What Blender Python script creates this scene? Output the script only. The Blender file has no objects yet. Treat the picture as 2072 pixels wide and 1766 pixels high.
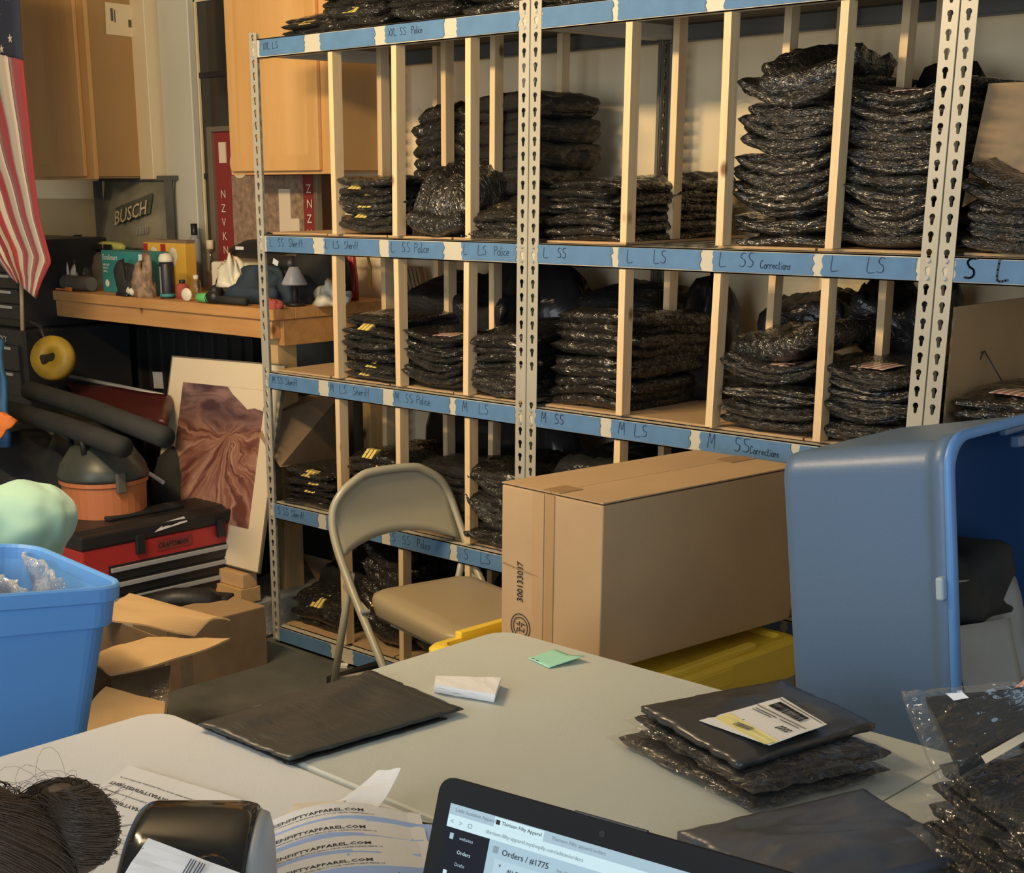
import bpy, bmesh, math, random
from mathutils import Vector, Matrix, noise, Euler
random.seed(7)
R=math.radians
C=bpy.context.scene.collection
# ------------------------------------------------------------------ camera
F_PX,CX,CY=2976.79,860.71,1270.34
CAM=Vector((4.0426,-3.1765,1.6135))
RT=Vector((0.6991,0.7150,-0.0086)); DN=Vector((0.2031,-0.2101,-0.9563)); FW=Vector((-0.6856,0.6668,-0.2921))
cd=bpy.data.cameras.new('camera'); cam=bpy.data.objects.new('camera',cd); C.objects.link(cam)
cd.sensor_width=36; cd.sensor_fit='HORIZONTAL'; cd.lens=F_PX/2072*36
cd.shift_x=(1036-CX)/2072; cd.shift_y=(CY-883)/2072
m=Matrix((RT,-DN,-FW)).transposed().to_4x4(); m.translation=CAM; cam.matrix_world=m
cd.clip_start=.05
bpy.context.scene.camera=cam
def at(x,y,X=None,Y=None,Z=None):
    """photo pixel -> point on a world plane (used to lay things out where they stand)"""
    d=RT*((x-CX)/F_PX)+DN*((y-CY)/F_PX)+FW
    t=(X-CAM.x)/d.x if X is not None else (Y-CAM.y)/d.y if Y is not None else (Z-CAM.z)/d.z
    return CAM+d*t
# ------------------------------------------------------------------ light and exposure
sc=bpy.context.scene
sc.view_settings.view_transform='Standard'; sc.view_settings.look='None'
sc.view_settings.exposure=0.0; sc.view_settings.gamma=1; sc.view_settings.use_curve_mapping=False
w=bpy.data.worlds.new('world'); sc.world=w; w.use_nodes=True
bg=w.node_tree.nodes['Background']; bg.inputs[0].default_value=(.55,.75,1,1); bg.inputs[1].default_value=.22
def area(name,loc,target,sx,sy,power,col):
    l=bpy.data.lights.new(name,'AREA'); l.shape='RECTANGLE'; l.size=sx; l.size_y=sy; l.energy=power; l.color=col
    o=bpy.data.objects.new(name,l); C.objects.link(o); o.location=loc
    o.rotation_euler=(Vector(target)-Vector(loc)).to_track_quat('-Z','Y').to_euler(); return o
area('ceiling_lamp_light',(.85,-2.0,2.52),(1.0,.5,1.75),1.25,.16,82,(1,.73,.41))
area('doorway_daylight',(6.3,-3.6,1.5),(2.2,-1.6,.8),2.6,2.2,72,(.62,.80,1))
area('front_daylight',(2.6,-6.3,1.7),(2.2,-1.6,.7),3.0,2.0,122,(.90,.95,1))
# ------------------------------------------------------------------ mesh helpers
class MB:
    def __init__(s): s.v=[]; s.f=[]
    def add(s,vs,fs):
        n=len(s.v); s.v+=[tuple(v) for v in vs]; s.f+=[tuple(i+n for i in f) for f in fs]; return s
    def box(s,x0,x1,y0,y1,z0,z1):
        return s.add([(x0,y0,z0),(x1,y0,z0),(x1,y1,z0),(x0,y1,z0),(x0,y0,z1),(x1,y0,z1),(x1,y1,z1),(x0,y1,z1)],
          [(0,3,2,1),(4,5,6,7),(0,1,5,4),(1,2,6,5),(2,3,7,6),(3,0,4,7)])
    def obox(s,c,size,rot=None):
        rot=rot or Matrix.Identity(3); c=Vector(c); h=[q/2 for q in size]
        vs=[c+rot@Vector((a*h[0],b*h[1],d*h[2])) for d in(-1,1) for a,b in((-1,-1),(1,-1),(1,1),(-1,1))]
        return s.add(vs,[(0,3,2,1),(4,5,6,7),(0,1,5,4),(1,2,6,5),(2,3,7,6),(3,0,4,7)])
    def hexa(s,q):  # 4 bottom, 4 top points, counter-clockwise
        return s.add(q,[(0,3,2,1),(4,5,6,7),(0,1,5,4),(1,2,6,5),(2,3,7,6),(3,0,4,7)])
    def loops(s,L,cap0=True,cap1=True,close=True):
        n=len(L[0]); base=len(s.v)
        for l in L: s.v+=[tuple(p) for p in l]
        for i in range(len(L)-1):
            for j in range(n if close else n-1):
                k=(j+1)%n; s.f.append((base+i*n+j,base+i*n+k,base+(i+1)*n+k,base+(i+1)*n+j))
        if cap0: s.f.append(tuple(base+j for j in reversed(range(n))))
        if cap1: s.f.append(tuple(base+(len(L)-1)*n+j for j in range(n)))
        return s
    def tube(s,pts,r,n=8,flat=1.0,cap=True):
        pts=[Vector(p) for p in pts]; L=[]; up=Vector((0,0,1)); prev=None
        for i,p in enumerate(pts):
            t=(pts[min(i+1,len(pts)-1)]-pts[max(i-1,0)]).normalized()
            if prev is None:
                a=up if abs(t.dot(up))<.95 else Vector((1,0,0))
                x=t.cross(a).normalized()
            else: x=(prev-t*prev.dot(t)).normalized()
            prev=x; y=t.cross(x); rr=r[i] if isinstance(r,(list,tuple)) else r
            L.append([p+x*math.cos(2*math.pi*k/n)*rr+y*math.sin(2*math.pi*k/n)*rr*flat for k in range(n)])
        return s.loops(L,cap,cap)
    def cyl(s,p0,p1,r0,r1=None,n=20): return s.tube([p0,p1],[r0,r1 if r1 is not None else r0],n)
    def lathe(s,prof,c=(0,0,0),n=24,ax=None):
        c=Vector(c); M=ax or Matrix.Identity(3)
        return s.loops([[c+M@Vector((r*math.cos(2*math.pi*k/n),r*math.sin(2*math.pi*k/n),z)) for k in range(n)] for r,z in prof])
    def grid(s,fn,nu,nv):
        b=len(s.v)
        for i in range(nu+1):
            for j in range(nv+1): s.v.append(tuple(fn(i/nu,j/nv)))
        for i in range(nu):
            for j in range(nv):
                a=b+i*(nv+1)+j; s.f.append((a,a+nv+1,a+nv+2,a+1))
        return s
    def slab(s,fn,nu,nv,t):   # grid with thickness t (vector or callable)
        b0=len(s.v); s.grid(fn,nu,nv); n1=(nu+1)*(nv+1); b1=len(s.v)
        tv=t if callable(t) else (lambda u,v:Vector(t))
        s.grid(lambda u,v:Vector(fn(u,v))+tv(u,v),nu,nv)
        idx=lambda i,j:i*(nv+1)+j
        ring=[idx(i,0) for i in range(nu+1)]+[idx(nu,j) for j in range(1,nv+1)]+[idx(i,nv) for i in range(nu-1,-1,-1)]+[idx(0,j) for j in range(nv-1,0,-1)]
        for k in range(len(ring)):
            a,c=ring[k],ring[(k+1)%len(ring)]; s.f.append((b0+a,b1+a,b1+c,b0+c))
        return s
def mesh(name,mb,smooth=False,fix=False):
    me=bpy.data.meshes.new(name); me.from_pydata(mb.v,[],mb.f); me.validate()
    if fix:
        bm=bmesh.new(); bm.from_mesh(me); bmesh.ops.recalc_face_normals(bm,faces=bm.faces); bm.to_mesh(me); bm.free()
    if smooth: me.polygons.foreach_set('use_smooth',[True]*len(me.polygons))
    me.update(); return me
def tag(o,label,cat,group=None,kind=None):
    o['label']=label; o['category']=cat
    if group: o['group']=group
    if kind: o['kind']=kind
    return o
def thing(name,label,cat,loc=(0,0,0),rot=None,group=None):
    o=bpy.data.objects.new(name,None); C.objects.link(o); o.location=loc; o.empty_display_size=.05
    if rot is not None: o.rotation_euler=rot
    return tag(o,label,cat,group)
def link(name,me,mat=None,parent=None,label=None):
    o=bpy.data.objects.new(name,me); C.objects.link(o)
    if mat and not len(me.materials): me.materials.append(mat)
    if parent: o.parent=parent
    if label: o['label']=label
    return o
def root_of(o):
    while o.parent: o=o.parent
    return o
def part(name,mb,mat,parent,smooth=False,world=True,label=None,bev=0,seg=2,fix=True):
    """mesh given in world space (world=True) below an unrotated root, or in the root's own space"""
    me=mesh(name,mb,smooth,fix)
    if world and parent: me.transform(Matrix.Translation(-Vector(root_of(parent).location)))
    o=link(name,me,mat,parent,label)
    if bev: bevel(o,bev,seg)
    return o
def bevel(o,w,seg=2):
    b=o.modifiers.new('bevel','BEVEL'); b.width=w; b.segments=seg; b.limit_method='ANGLE'; b.angle_limit=R(40)
    return o
def solo(name,mb,mat,label,cat,group=None,smooth=False,bev=0,seg=2,loc=None,fix=True):
    """a thing that is one mesh, mesh given in world space; origin moved to its base"""
    me=mesh(name,mb,smooth,fix)
    xs=[v.co for v in me.vertices]
    if loc is None: loc=Vector((sum(v.x for v in xs)/len(xs),sum(v.y for v in xs)/len(xs),min(v.z for v in xs)))
    me.transform(Matrix.Translation(-Vector(loc)))
    o=link(name,me,mat); o.location=loc
    if bev: bevel(o,bev,seg)
    return tag(o,label,cat,group)
def struct(name,mb,mat,bev=0,parent=None,label=None):
    me=mesh(name,mb,False,True); o=link(name,me,mat,parent,label)
    if not parent: o['kind']='structure'
    if bev: bevel(o,bev,1)
    return o
def rot3(rx=0,ry=0,rz=0): return Euler((R(rx),R(ry),R(rz))).to_matrix()
def rrect(w,d,r,n=5):
    r=min(r,w/2-1e-4,d/2-1e-4); P=[]
    for cx,cy,a0 in((w/2-r,d/2-r,0),(-w/2+r,d/2-r,90),(-w/2+r,-d/2+r,180),(w/2-r,-d/2+r,270)):
        for k in range(n+1):
            a=R(a0+90*k/n); P.append((cx+r*math.cos(a),cy+r*math.sin(a)))
    return P
def tub(mb,w,d,prof,r,n=6,cap0=True,cap1=True):
    """lofted rounded rectangle; prof = list of (inset,z)"""
    mb.loops([[(x,y,z) for x,y in rrect(w-2*i,d-2*i,max(.004,r-i*.5),n)] for i,z in prof],cap0,cap1); return mb
# ------------------------------------------------------------------ materials
def mat(name,col,rough=.6,metal=0,coat=0,coat_r=.1,noise_s=0,noise_a=.0,bump=0,bump_s=60,stretch=(1,1,1),trans=0,emit=None,es=1,spec=.5,sheen=0,col2=None,sss=0,bdet=6,bdis=.6,bdist=None,cior=1.5):
    m=bpy.data.materials.new(name); m.use_nodes=True; nt=m.node_tree; b=nt.nodes['Principled BSDF']
    b.inputs['Base Color'].default_value=(*col,1); b.inputs['Roughness'].default_value=rough; b.inputs['Metallic'].default_value=metal
    b.inputs['Coat Weight'].default_value=coat; b.inputs['Coat IOR'].default_value=cior; b.inputs['Coat Roughness'].default_value=coat_r
    b.inputs['Specular IOR Level'].default_value=spec; b.inputs['Sheen Weight'].default_value=sheen
    b.inputs['Transmission Weight'].default_value=trans
    if sss: b.inputs['Subsurface Weight'].default_value=sss; b.inputs['Subsurface Scale'].default_value=.01
    if emit: b.inputs['Emission Color'].default_value=(*emit,1); b.inputs['Emission Strength'].default_value=es
    N=nt.nodes.new; Lk=nt.links.new
    if noise_s or bump:
        tc=N('ShaderNodeTexCoord'); mp=N('ShaderNodeMapping'); mp.inputs['Scale'].default_value=stretch
        oi=N('ShaderNodeObjectInfo'); ad=N('ShaderNodeVectorMath'); ad.operation='ADD'
        mu=N('ShaderNodeMath'); mu.operation='MULTIPLY'; mu.inputs[1].default_value=37
        Lk(oi.outputs['Random'],mu.inputs[0]); Lk(tc.outputs['Object'],ad.inputs[0]); Lk(mu.outputs[0],ad.inputs[1]); Lk(ad.outputs[0],mp.inputs[0])
    if noise_s:
        n=N('ShaderNodeTexNoise'); n.inputs['Scale'].default_value=noise_s; n.inputs['Detail'].default_value=5
        rp=N('ShaderNodeValToRGB'); c2=col2 or tuple(max(0,c*(1-noise_a)) for c in col)
        rp.color_ramp.elements[0].position=.3; rp.color_ramp.elements[1].position=.7
        rp.color_ramp.elements[0].color=(*c2,1); rp.color_ramp.elements[1].color=(*[min(1,c*(1+noise_a*.4)) for c in col],1)
        Lk(mp.outputs[0],n.inputs[0]); Lk(n.outputs[0],rp.inputs[0]); Lk(rp.outputs[0],b.inputs['Base Color'])
    if bump:
        n2=N('ShaderNodeTexNoise'); n2.inputs['Scale'].default_value=bump_s; n2.inputs['Detail'].default_value=bdet; n2.inputs['Distortion'].default_value=bdis
        bp=N('ShaderNodeBump'); bp.inputs['Strength'].default_value=min(1,bump); bp.inputs['Distance'].default_value=bdist or .01*max(1,bump)
        Lk(mp.outputs[0],n2.inputs[0]); Lk(n2.outputs[0],bp.inputs['Height']); Lk(bp.outputs[0],b.inputs['Normal'])
        if coat: Lk(bp.outputs[0],b.inputs['Coat Normal'])
    return m
def wood(name,c1,c2,scale=6,st=(8,8,.7),rough=.55,knots=True,coat=0,kc=None):
    m=bpy.data.materials.new(name); m.use_nodes=True; nt=m.node_tree; b=nt.nodes['Principled BSDF']; N=nt.nodes.new; Lk=nt.links.new
    b.inputs['Roughness'].default_value=rough; b.inputs['Coat Weight'].default_value=coat; b.inputs['Coat Roughness'].default_value=.25
    tc=N('ShaderNodeTexCoord'); oi=N('ShaderNodeObjectInfo'); mu=N('ShaderNodeMath'); mu.operation='MULTIPLY'; mu.inputs[1].default_value=23
    ad=N('ShaderNodeVectorMath'); ad.operation='ADD'; mp=N('ShaderNodeMapping'); mp.inputs['Scale'].default_value=st
    Lk(oi.outputs['Random'],mu.inputs[0]); Lk(tc.outputs['Object'],ad.inputs[0]); Lk(mu.outputs[0],ad.inputs[1]); Lk(ad.outputs[0],mp.inputs[0])
    n=N('ShaderNodeTexNoise'); n.inputs['Scale'].default_value=scale; n.inputs['Detail'].default_value=7; n.inputs['Distortion'].default_value=.5; Lk(mp.outputs[0],n.inputs[0])
    rp=N('ShaderNodeValToRGB'); rp.color_ramp.elements[0].position=.32; rp.color_ramp.elements[1].position=.68
    rp.color_ramp.elements[0].color=(*c2,1); rp.color_ramp.elements[1].color=(*c1,1); Lk(n.outputs[0],rp.inputs[0]); out=rp.outputs[0]
    if knots:
        v=N('ShaderNodeTexVoronoi'); v.inputs['Scale'].default_value=7; mp2=N('ShaderNodeMapping'); mp2.inputs['Scale'].default_value=(1.2,1.2,.75)
        Lk(ad.outputs[0],mp2.inputs[0]); Lk(mp2.outputs[0],v.inputs[0])
        r2=N('ShaderNodeValToRGB'); r2.color_ramp.elements[0].position=.05; r2.color_ramp.elements[1].position=.13
        r2.color_ramp.elements[0].color=(1,1,1,1); r2.color_ramp.elements[1].color=(0,0,0,1); Lk(v.outputs['Distance'],r2.inputs[0])
        mx=N('ShaderNodeMix'); mx.data_type='RGBA'; Lk(r2.outputs[0],mx.inputs[0]); Lk(out,mx.inputs[6]); mx.inputs[7].default_value=(*(kc or (.16,.075,.025)),1); out=mx.outputs[2]
    Lk(out,b.inputs['Base Color']); return m
def film(name,alpha=.14,tint=(.9,.9,.88),bs=35,rough=.08,dif=.2,mul=7,bd=.02,zs=1):
    m=bpy.data.materials.new(name); m.use_nodes=True; nt=m.node_tree; nt.nodes.clear(); N=nt.nodes.new; Lk=nt.links.new
    o=N('ShaderNodeOutputMaterial'); mx=N('ShaderNodeMixShader'); t=N('ShaderNodeBsdfTransparent'); g=N('ShaderNodeBsdfGlossy'); d=N('ShaderNodeBsdfDiffuse'); m2=N('ShaderNodeMixShader')
    g.inputs['Roughness'].default_value=rough; g.inputs[0].default_value=(1,1,1,1); d.inputs[0].default_value=(*tint,1); t.inputs[0].default_value=(.97,.97,.97,1)
    m2.inputs[0].default_value=dif; Lk(g.outputs[0],m2.inputs[1]); Lk(d.outputs[0],m2.inputs[2])
    lw=N('ShaderNodeLayerWeight'); lw.inputs[0].default_value=.35; mr=N('ShaderNodeMapRange'); mr.inputs[3].default_value=alpha; mr.inputs[4].default_value=min(1,alpha*mul)
    tc=N('ShaderNodeTexCoord'); n=N('ShaderNodeTexNoise'); n.inputs['Scale'].default_value=bs; n.inputs['Detail'].default_value=2; n.inputs['Distortion'].default_value=2.2
    bp=N('ShaderNodeBump'); bp.inputs['Strength'].default_value=1; bp.inputs['Distance'].default_value=bd
    mpp=N('ShaderNodeMapping'); mpp.inputs['Scale'].default_value=(1,1,zs); Lk(tc.outputs['Object'],mpp.inputs[0]); Lk(mpp.outputs[0],n.inputs[0]); Lk(n.outputs[0],bp.inputs['Height']); Lk(bp.outputs[0],g.inputs['Normal']); Lk(bp.outputs[0],lw.inputs['Normal'])
    Lk(lw.outputs['Facing'],mr.inputs[0]); Lk(mr.outputs[0],mx.inputs[0]); Lk(t.outputs[0],mx.inputs[1]); Lk(m2.outputs[0],mx.inputs[2]); Lk(mx.outputs[0],o.inputs[0])
    return m
M={}
M['wall']=mat('wall_paint',(.84,.71,.47),.85,noise_s=1.5,noise_a=.08)
M['ceiling']=mat('ceiling_paint',(.62,.58,.50),.9)
M['concrete']=mat('concrete_floor',(.125,.13,.12),.55,noise_s=6,noise_a=.35,bump=.15,bump_s=120)
M['ledge']=mat('worn_concrete',(.42,.43,.41),.8,noise_s=9,noise_a=.4,bump=.4,bump_s=50)
M['post']=mat('beige_grey_steel',(.43,.41,.34),.42,.15,noise_s=5,noise_a=.08)
M['beam']=mat('cream_steel_beam',(.53,.50,.41),.45)
M['rivet']=mat('bright_rivet',(.85,.85,.83),.25,.7)
M['dark_board']=mat('dark_shelf_board',(.10,.09,.075),.8)
M['backsteel']=mat('shaded_dark_steel',(.17,.16,.135),.5,.2)  # post steel darkened in colour for the unlit back of the shelving
M['wire']=mat('deck_wire',(.45,.43,.38),.4,.6)
M['pine']=wood('pine_stick',(.78,.58,.34),(.66,.47,.25),5)
M['tape']=mat('blue_masking_tape',(.085,.195,.37),.75,noise_s=25,noise_a=.12)
M['ink']=mat('pen_ink',(.02,.045,.10),.6)
M['ink_bold']=mat('marker_ink',(.008,.03,.06),.6)
M['card']=mat('cardboard',(.43,.285,.15),.85,noise_s=3,noise_a=.12,bump=.05,bump_s=90)
M['card_light']=mat('light_cardboard',(.60,.40,.20),.85,noise_s=3,noise_a=.1,stretch=(1,1,6))
M['card_dark']=mat('old_cardboard',(.25,.165,.09),.9,noise_s=6,noise_a=.3)
M['card_tape']=mat('brown_packing_tape',(.36,.22,.10),.3)
M['print']=mat('black_print',(.02,.02,.02),.7)
M['plastic']=mat('black_polybag',(.007,.0066,.006),.5,coat=1,coat_r=.04,bump=1,bump_s=5,stretch=(1.6,3,.6),spec=.3,bdet=2.2,bdis=1.4,bdist=.0085,cior=1.52)
M['plastic_b']=mat('dark_polybag',(.009,.0085,.007),.5,coat=1,coat_r=.03,bump=1,bump_s=6,stretch=(1.9,3,.6),spec=.3,bdet=2.5,bdis=1.8,bdist=.011,cior=1.6)
M['matteblack']=mat('black_shirt',(.008,.008,.0085),.75,spec=.25,coat=.45,coat_r=.14,bump=.8,bump_s=5,bdet=3,bdis=1.2,bdist=.008)
M['film']=film('clear_poly_film',.02,dif=.05)
M['film2']=film('crinkled_clear_film',.05,bs=22,rough=.05,dif=.12,mul=5,bd=.007)
M['film4']=film('bag_wrap_film',.035,bs=7,rough=.05,dif=.12,mul=5,bd=.010,zs=.15)
M['yellow_print']=mat('yellow_lettering',(.75,.58,.16),.5,coat=.6)
M['patch_white']=mat('patch_white',(.70,.62,.56),.6,coat=.5); M['patch_red']=mat('patch_red',(.45,.17,.13),.6,coat=.5)
M['bench']=wood('bench_pine',(.62,.33,.12),(.50,.245,.08),3,(1,9,9),.5,kc=(.2,.08,.02))
M['bench_z']=wood('bench_post',(.60,.40,.18),(.50,.32,.13),3,(9,9,1),.6)
M['lumber']=wood('lumber',(.66,.43,.21),(.56,.34,.14),4,(1,9,9),.6)
M['cab']=wood('maple_cabinet',(.74,.44,.17),(.63,.35,.12),2.2,(5,5,.45),.4,False,.3)
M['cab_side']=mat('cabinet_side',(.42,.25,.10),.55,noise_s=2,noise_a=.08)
M['trimwhite']=mat('trim_white',(.60,.58,.46),.6,noise_s=2,noise_a=.05)
M['trimcream']=mat('trim_cream',(.74,.62,.40),.6)
M['glassdark']=mat('dark_window_glass',(.03,.03,.026),.12,spec=.6)
M['black']=mat('black_plastic',(.016,.016,.017),.45,bump=.1,bump_s=60)
M['blackrough']=mat('black_rubber',(.020,.020,.019),.8,noise_s=10,noise_a=.3)
M['gloss']=mat('gloss_black',(.008,.009,.010),.12,coat=.35,coat_r=.03,spec=.35)
M['grey']=mat('grey_plastic',(.36,.37,.38),.4); M['silver']=mat('silver_metal',(.55,.56,.57),.35,.6)
M['greysteel']=mat('grey_blue_paint',(.20,.235,.235),.6)
M['red']=mat('red_plastic',(.40,.03,.03),.38); M['reddark']=mat('dark_red_plastic',(.065,.011,.010),.4)
M['table']=mat('grey_green_table',(.54,.565,.51),.42,noise_s=3,noise_a=.03,bump=.06,bump_s=220)
M['table_w']=mat('off_white_table',(.74,.745,.745),.45,noise_s=3,noise_a=.03,bump=.06,bump_s=220)
M['tableedge']=mat('table_underside',(.16,.16,.15),.5)
M['chair']=mat('beige_chair_paint',(.37,.35,.26),.38,.1); M['seat']=mat('tan_vinyl_seat',(.36,.28,.165),.42,coat=.2,coat_r=.4)
M['bin']=mat('bright_blue_plastic',(.15,.40,.88),.38,noise_s=2,noise_a=.05); M['binin']=mat('blue_plastic_inside',(.13,.30,.62),.45)
M['tote']=mat('steel_blue_plastic',(.09,.15,.25),.4,noise_s=2,noise_a=.06,bump=.05,bump_s=150)
M['toterim']=mat('blue_rim',(.09,.24,.52),.4)
M['yellow']=mat('yellow_lid_plastic',(.80,.56,.05),.38)
M['paper']=mat('white_paper',(.80,.79,.78),.75); M['paper2']=mat('light_grey_paper',(.62,.61,.60),.8)  # second paper is a slightly greyer off-white
M['mint']=mat('mint_sticky_note',(.36,.72,.56),.7); M['yellowlabel']=mat('yellow_slip',(.82,.74,.32),.7)
M['mailer']=mat('black_mailer',(.036,.038,.035),.40,coat=.15,coat_r=.3,noise_s=3,noise_a=.3,bump=.35,bump_s=9,stretch=(1,3,1))
M['mailer2']=mat('dark_mailer_glossy',(.03,.03,.031),.35,coat=.35,coat_r=.25,bump=.5,bump_s=9)
M['mailer3']=mat('sky_sheen_mailer',(.075,.08,.095),.38,coat=.25,coat_r=.3,noise_s=3,noise_a=.25,bump=.4,bump_s=6,stretch=(3,1,1))  # black mailer, reflected sky mixed into its base colour
M['shirt']=mat('mint_cotton',(.36,.60,.49),.9,sheen=.3,bump=1,bump_s=5,stretch=(1,1,.5),bdet=2,bdist=.05)
M['skin']=mat('skin',(.58,.30,.20),.5,sss=.15); M['hair']=mat('dark_brown_hair',(.095,.058,.036),.45,spec=.5)
M['jeans']=mat('denim',(.06,.09,.16),.9)
M['orange']=mat('orange_plastic',(.52,.17,.06),.5); M['orange2']=mat('bright_orange_fabric',(.75,.22,.05),.7)
M['teal']=mat('teal_box',(.04,.25,.25),.55); M['ybox']=mat('yellow_bulb_box',(.72,.42,.06),.55)
M['cream']=mat('cream_plastic',(.72,.66,.50),.5); M['greenp']=mat('green_plastic',(.12,.50,.14),.45)
M['lime']=mat('lime_plastic',(.45,.47,.12),.45); M['bluecloth']=mat('dark_blue_cloth',(.020,.036,.055),.8)
M['blueband']=mat('blue_band',(.06,.12,.30),.5); M['redcloth']=mat('red_cloth',(.36,.07,.05),.85)
M['bulbw']=mat('white_print',(.78,.80,.76),.6); M['browncloth']=mat('brown_patterned_cloth',(.33,.22,.14),.9,noise_s=40,noise_a=.5)
M['darkgrey']=mat('dark_grey_cloth',(.12,.115,.095),.85,noise_s=8,noise_a=.25)
M['mattecream']=mat('mat_board',(.72,.60,.42),.8); M['frame']=mat('thin_frame',(.20,.17,.12),.4,.3)
M['screenwhite']=mat('screen_pale',(.5,.62,.64),.4,emit=(.46,.62,.64),es=.48)
M['screenblue']=mat('screen_page',(.3,.4,.45),.4,emit=(.28,.43,.50),es=.50)
M['screentab']=mat('screen_tab',(.3,.4,.45),.4,emit=(.26,.36,.42),es=.5)
M['screenblack']=mat('screen_sidebar',(.006,.006,.008),.6,spec=.15,emit=(.006,.008,.014),es=1)
M['screengrey']=mat('screen_text_grey',(.2,.25,.28),.4,emit=(.10,.14,.17),es=.6)
M['bezel']=mat('laptop_bezel',(.008,.008,.009),.6,spec=.25)
M['tan']=mat('tan_backsplash',(.50,.38,.21),.7,noise_s=3,noise_a=.08)
M['bluelight']=mat('blue_glow_paper',(.36,.52,.92),.7)  # white slips with the blue glow painted into their colour
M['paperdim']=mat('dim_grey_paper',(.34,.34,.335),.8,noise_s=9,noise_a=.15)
M['redplate']=mat('worn_red_plate',(.24,.03,.028),.5)
M['yreel']=mat('yellow_cord_reel',(.40,.27,.03),.55,noise_s=12,noise_a=.4); M['bluetarp']=mat('blue_tarp',(.02,.09,.20),.6)
M['clearsign']=mat('etched_glass_sign',(.30,.28,.20),.15,noise_s=6,noise_a=.5)
M['flagred']=mat('flag_red',(.36,.035,.04),.85,sheen=.2); M['flagwhite']=mat('flag_white',(.66,.55,.42),.85,sheen=.2); M['flagblue']=mat('flag_blue',(.028,.035,.06),.85)
M['card_tape2']=mat('tan_tape_strip',(.38,.235,.11),.45); M['card_tape3']=mat('faded_tape_strip',(.43,.275,.14),.5)
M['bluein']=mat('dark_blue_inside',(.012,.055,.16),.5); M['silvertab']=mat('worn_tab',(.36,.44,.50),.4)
M['mattepaper']=mat('cream_paper',(.74,.66,.52),.8); M['screentab2']=mat('screen_card',(.35,.47,.52),.4,emit=(.36,.50,.56),es=.5)
M['film3']=film('bright_poly_film',.30,(.85,.88,.92),30,.06,.45)
M['domegrey']=mat('dark_grey_green_plastic',(.045,.05,.04),.4)
# art print: sandstone swirl
def art_mat():
    m=bpy.data.materials.new('sandstone_print'); m.use_nodes=True; nt=m.node_tree; b=nt.nodes['Principled BSDF']; N=nt.nodes.new; Lk=nt.links.new
    b.inputs['Roughness'].default_value=.35
    def mth(op,x,y=None):
        n=N('ShaderNodeMath'); n.operation=op
        for i,v in enumerate((x,y)):
            if v is None: continue
            if isinstance(v,(int,float)): n.inputs[i].default_value=v
            else: Lk(v,n.inputs[i])
        return n.outputs[0]
    tc=N('ShaderNodeTexCoord'); sx=N('ShaderNodeSeparateXYZ'); Lk(tc.outputs['Object'],sx.inputs[0])
    wn=N('ShaderNodeTexNoise'); wn.inputs['Scale'].default_value=7; wn.inputs['Detail'].default_value=3; Lk(tc.outputs['Object'],wn.inputs[0]); wb=mth('MULTIPLY',mth('SUBTRACT',wn.outputs[0],.5),.16)
    dx=mth('ADD',mth('SUBTRACT',sx.outputs[0],.07),wb); dz=mth('ADD',mth('SUBTRACT',sx.outputs[2],.46),wb)
    an=mth('ARCTAN2',dx,dz); rd=mth('SQRT',mth('ADD',mth('MULTIPLY',dx,dx),mth('MULTIPLY',dz,dz)))
    cb=N('ShaderNodeCombineXYZ'); Lk(mth('MULTIPLY',an,2.6),cb.inputs[0]); Lk(mth('MULTIPLY',rd,1.6),cb.inputs[1])
    n1=N('ShaderNodeTexNoise'); n1.inputs['Scale'].default_value=3; n1.inputs['Detail'].default_value=7; n1.inputs['Distortion'].default_value=.5; Lk(cb.outputs[0],n1.inputs[0])
    mp=N('ShaderNodeMapping'); mp.inputs['Scale'].default_value=(4,3,11); mp.inputs['Rotation'].default_value=(0,R(14),0); Lk(tc.outputs['Object'],mp.inputs[0])
    n2=N('ShaderNodeTexNoise'); n2.inputs['Scale'].default_value=1.3; n2.inputs['Detail'].default_value=6; n2.inputs['Distortion'].default_value=1; Lk(mp.outputs[0],n2.inputs[0])
    mk=N('ShaderNodeMapRange'); mk.inputs[1].default_value=.47; mk.inputs[2].default_value=.52; Lk(mth('ADD',sx.outputs[2],mth('MULTIPLY',wb,1.2)),mk.inputs[0])
    r1=N('ShaderNodeValToRGB'); e=r1.color_ramp.elements; e[0].position=.36; e[0].color=(.13,.045,.035,1); e[1].position=.66; e[1].color=(.46,.27,.19,1); e.new(.5).color=(.29,.13,.09,1); Lk(n1.outputs[0],r1.inputs[0])
    r2=N('ShaderNodeValToRGB'); e=r2.color_ramp.elements; e[0].position=.38; e[0].color=(.075,.035,.04,1); e[1].position=.64; e[1].color=(.30,.17,.15,1); Lk(n2.outputs[0],r2.inputs[0])
    mx=N('ShaderNodeMix'); mx.data_type='RGBA'; Lk(mk.outputs[0],mx.inputs[0]); Lk(r1.outputs[0],mx.inputs[6]); Lk(r2.outputs[0],mx.inputs[7]); Lk(mx.outputs[2],b.inputs['Base Color']); return m
M['art']=art_mat()
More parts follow.
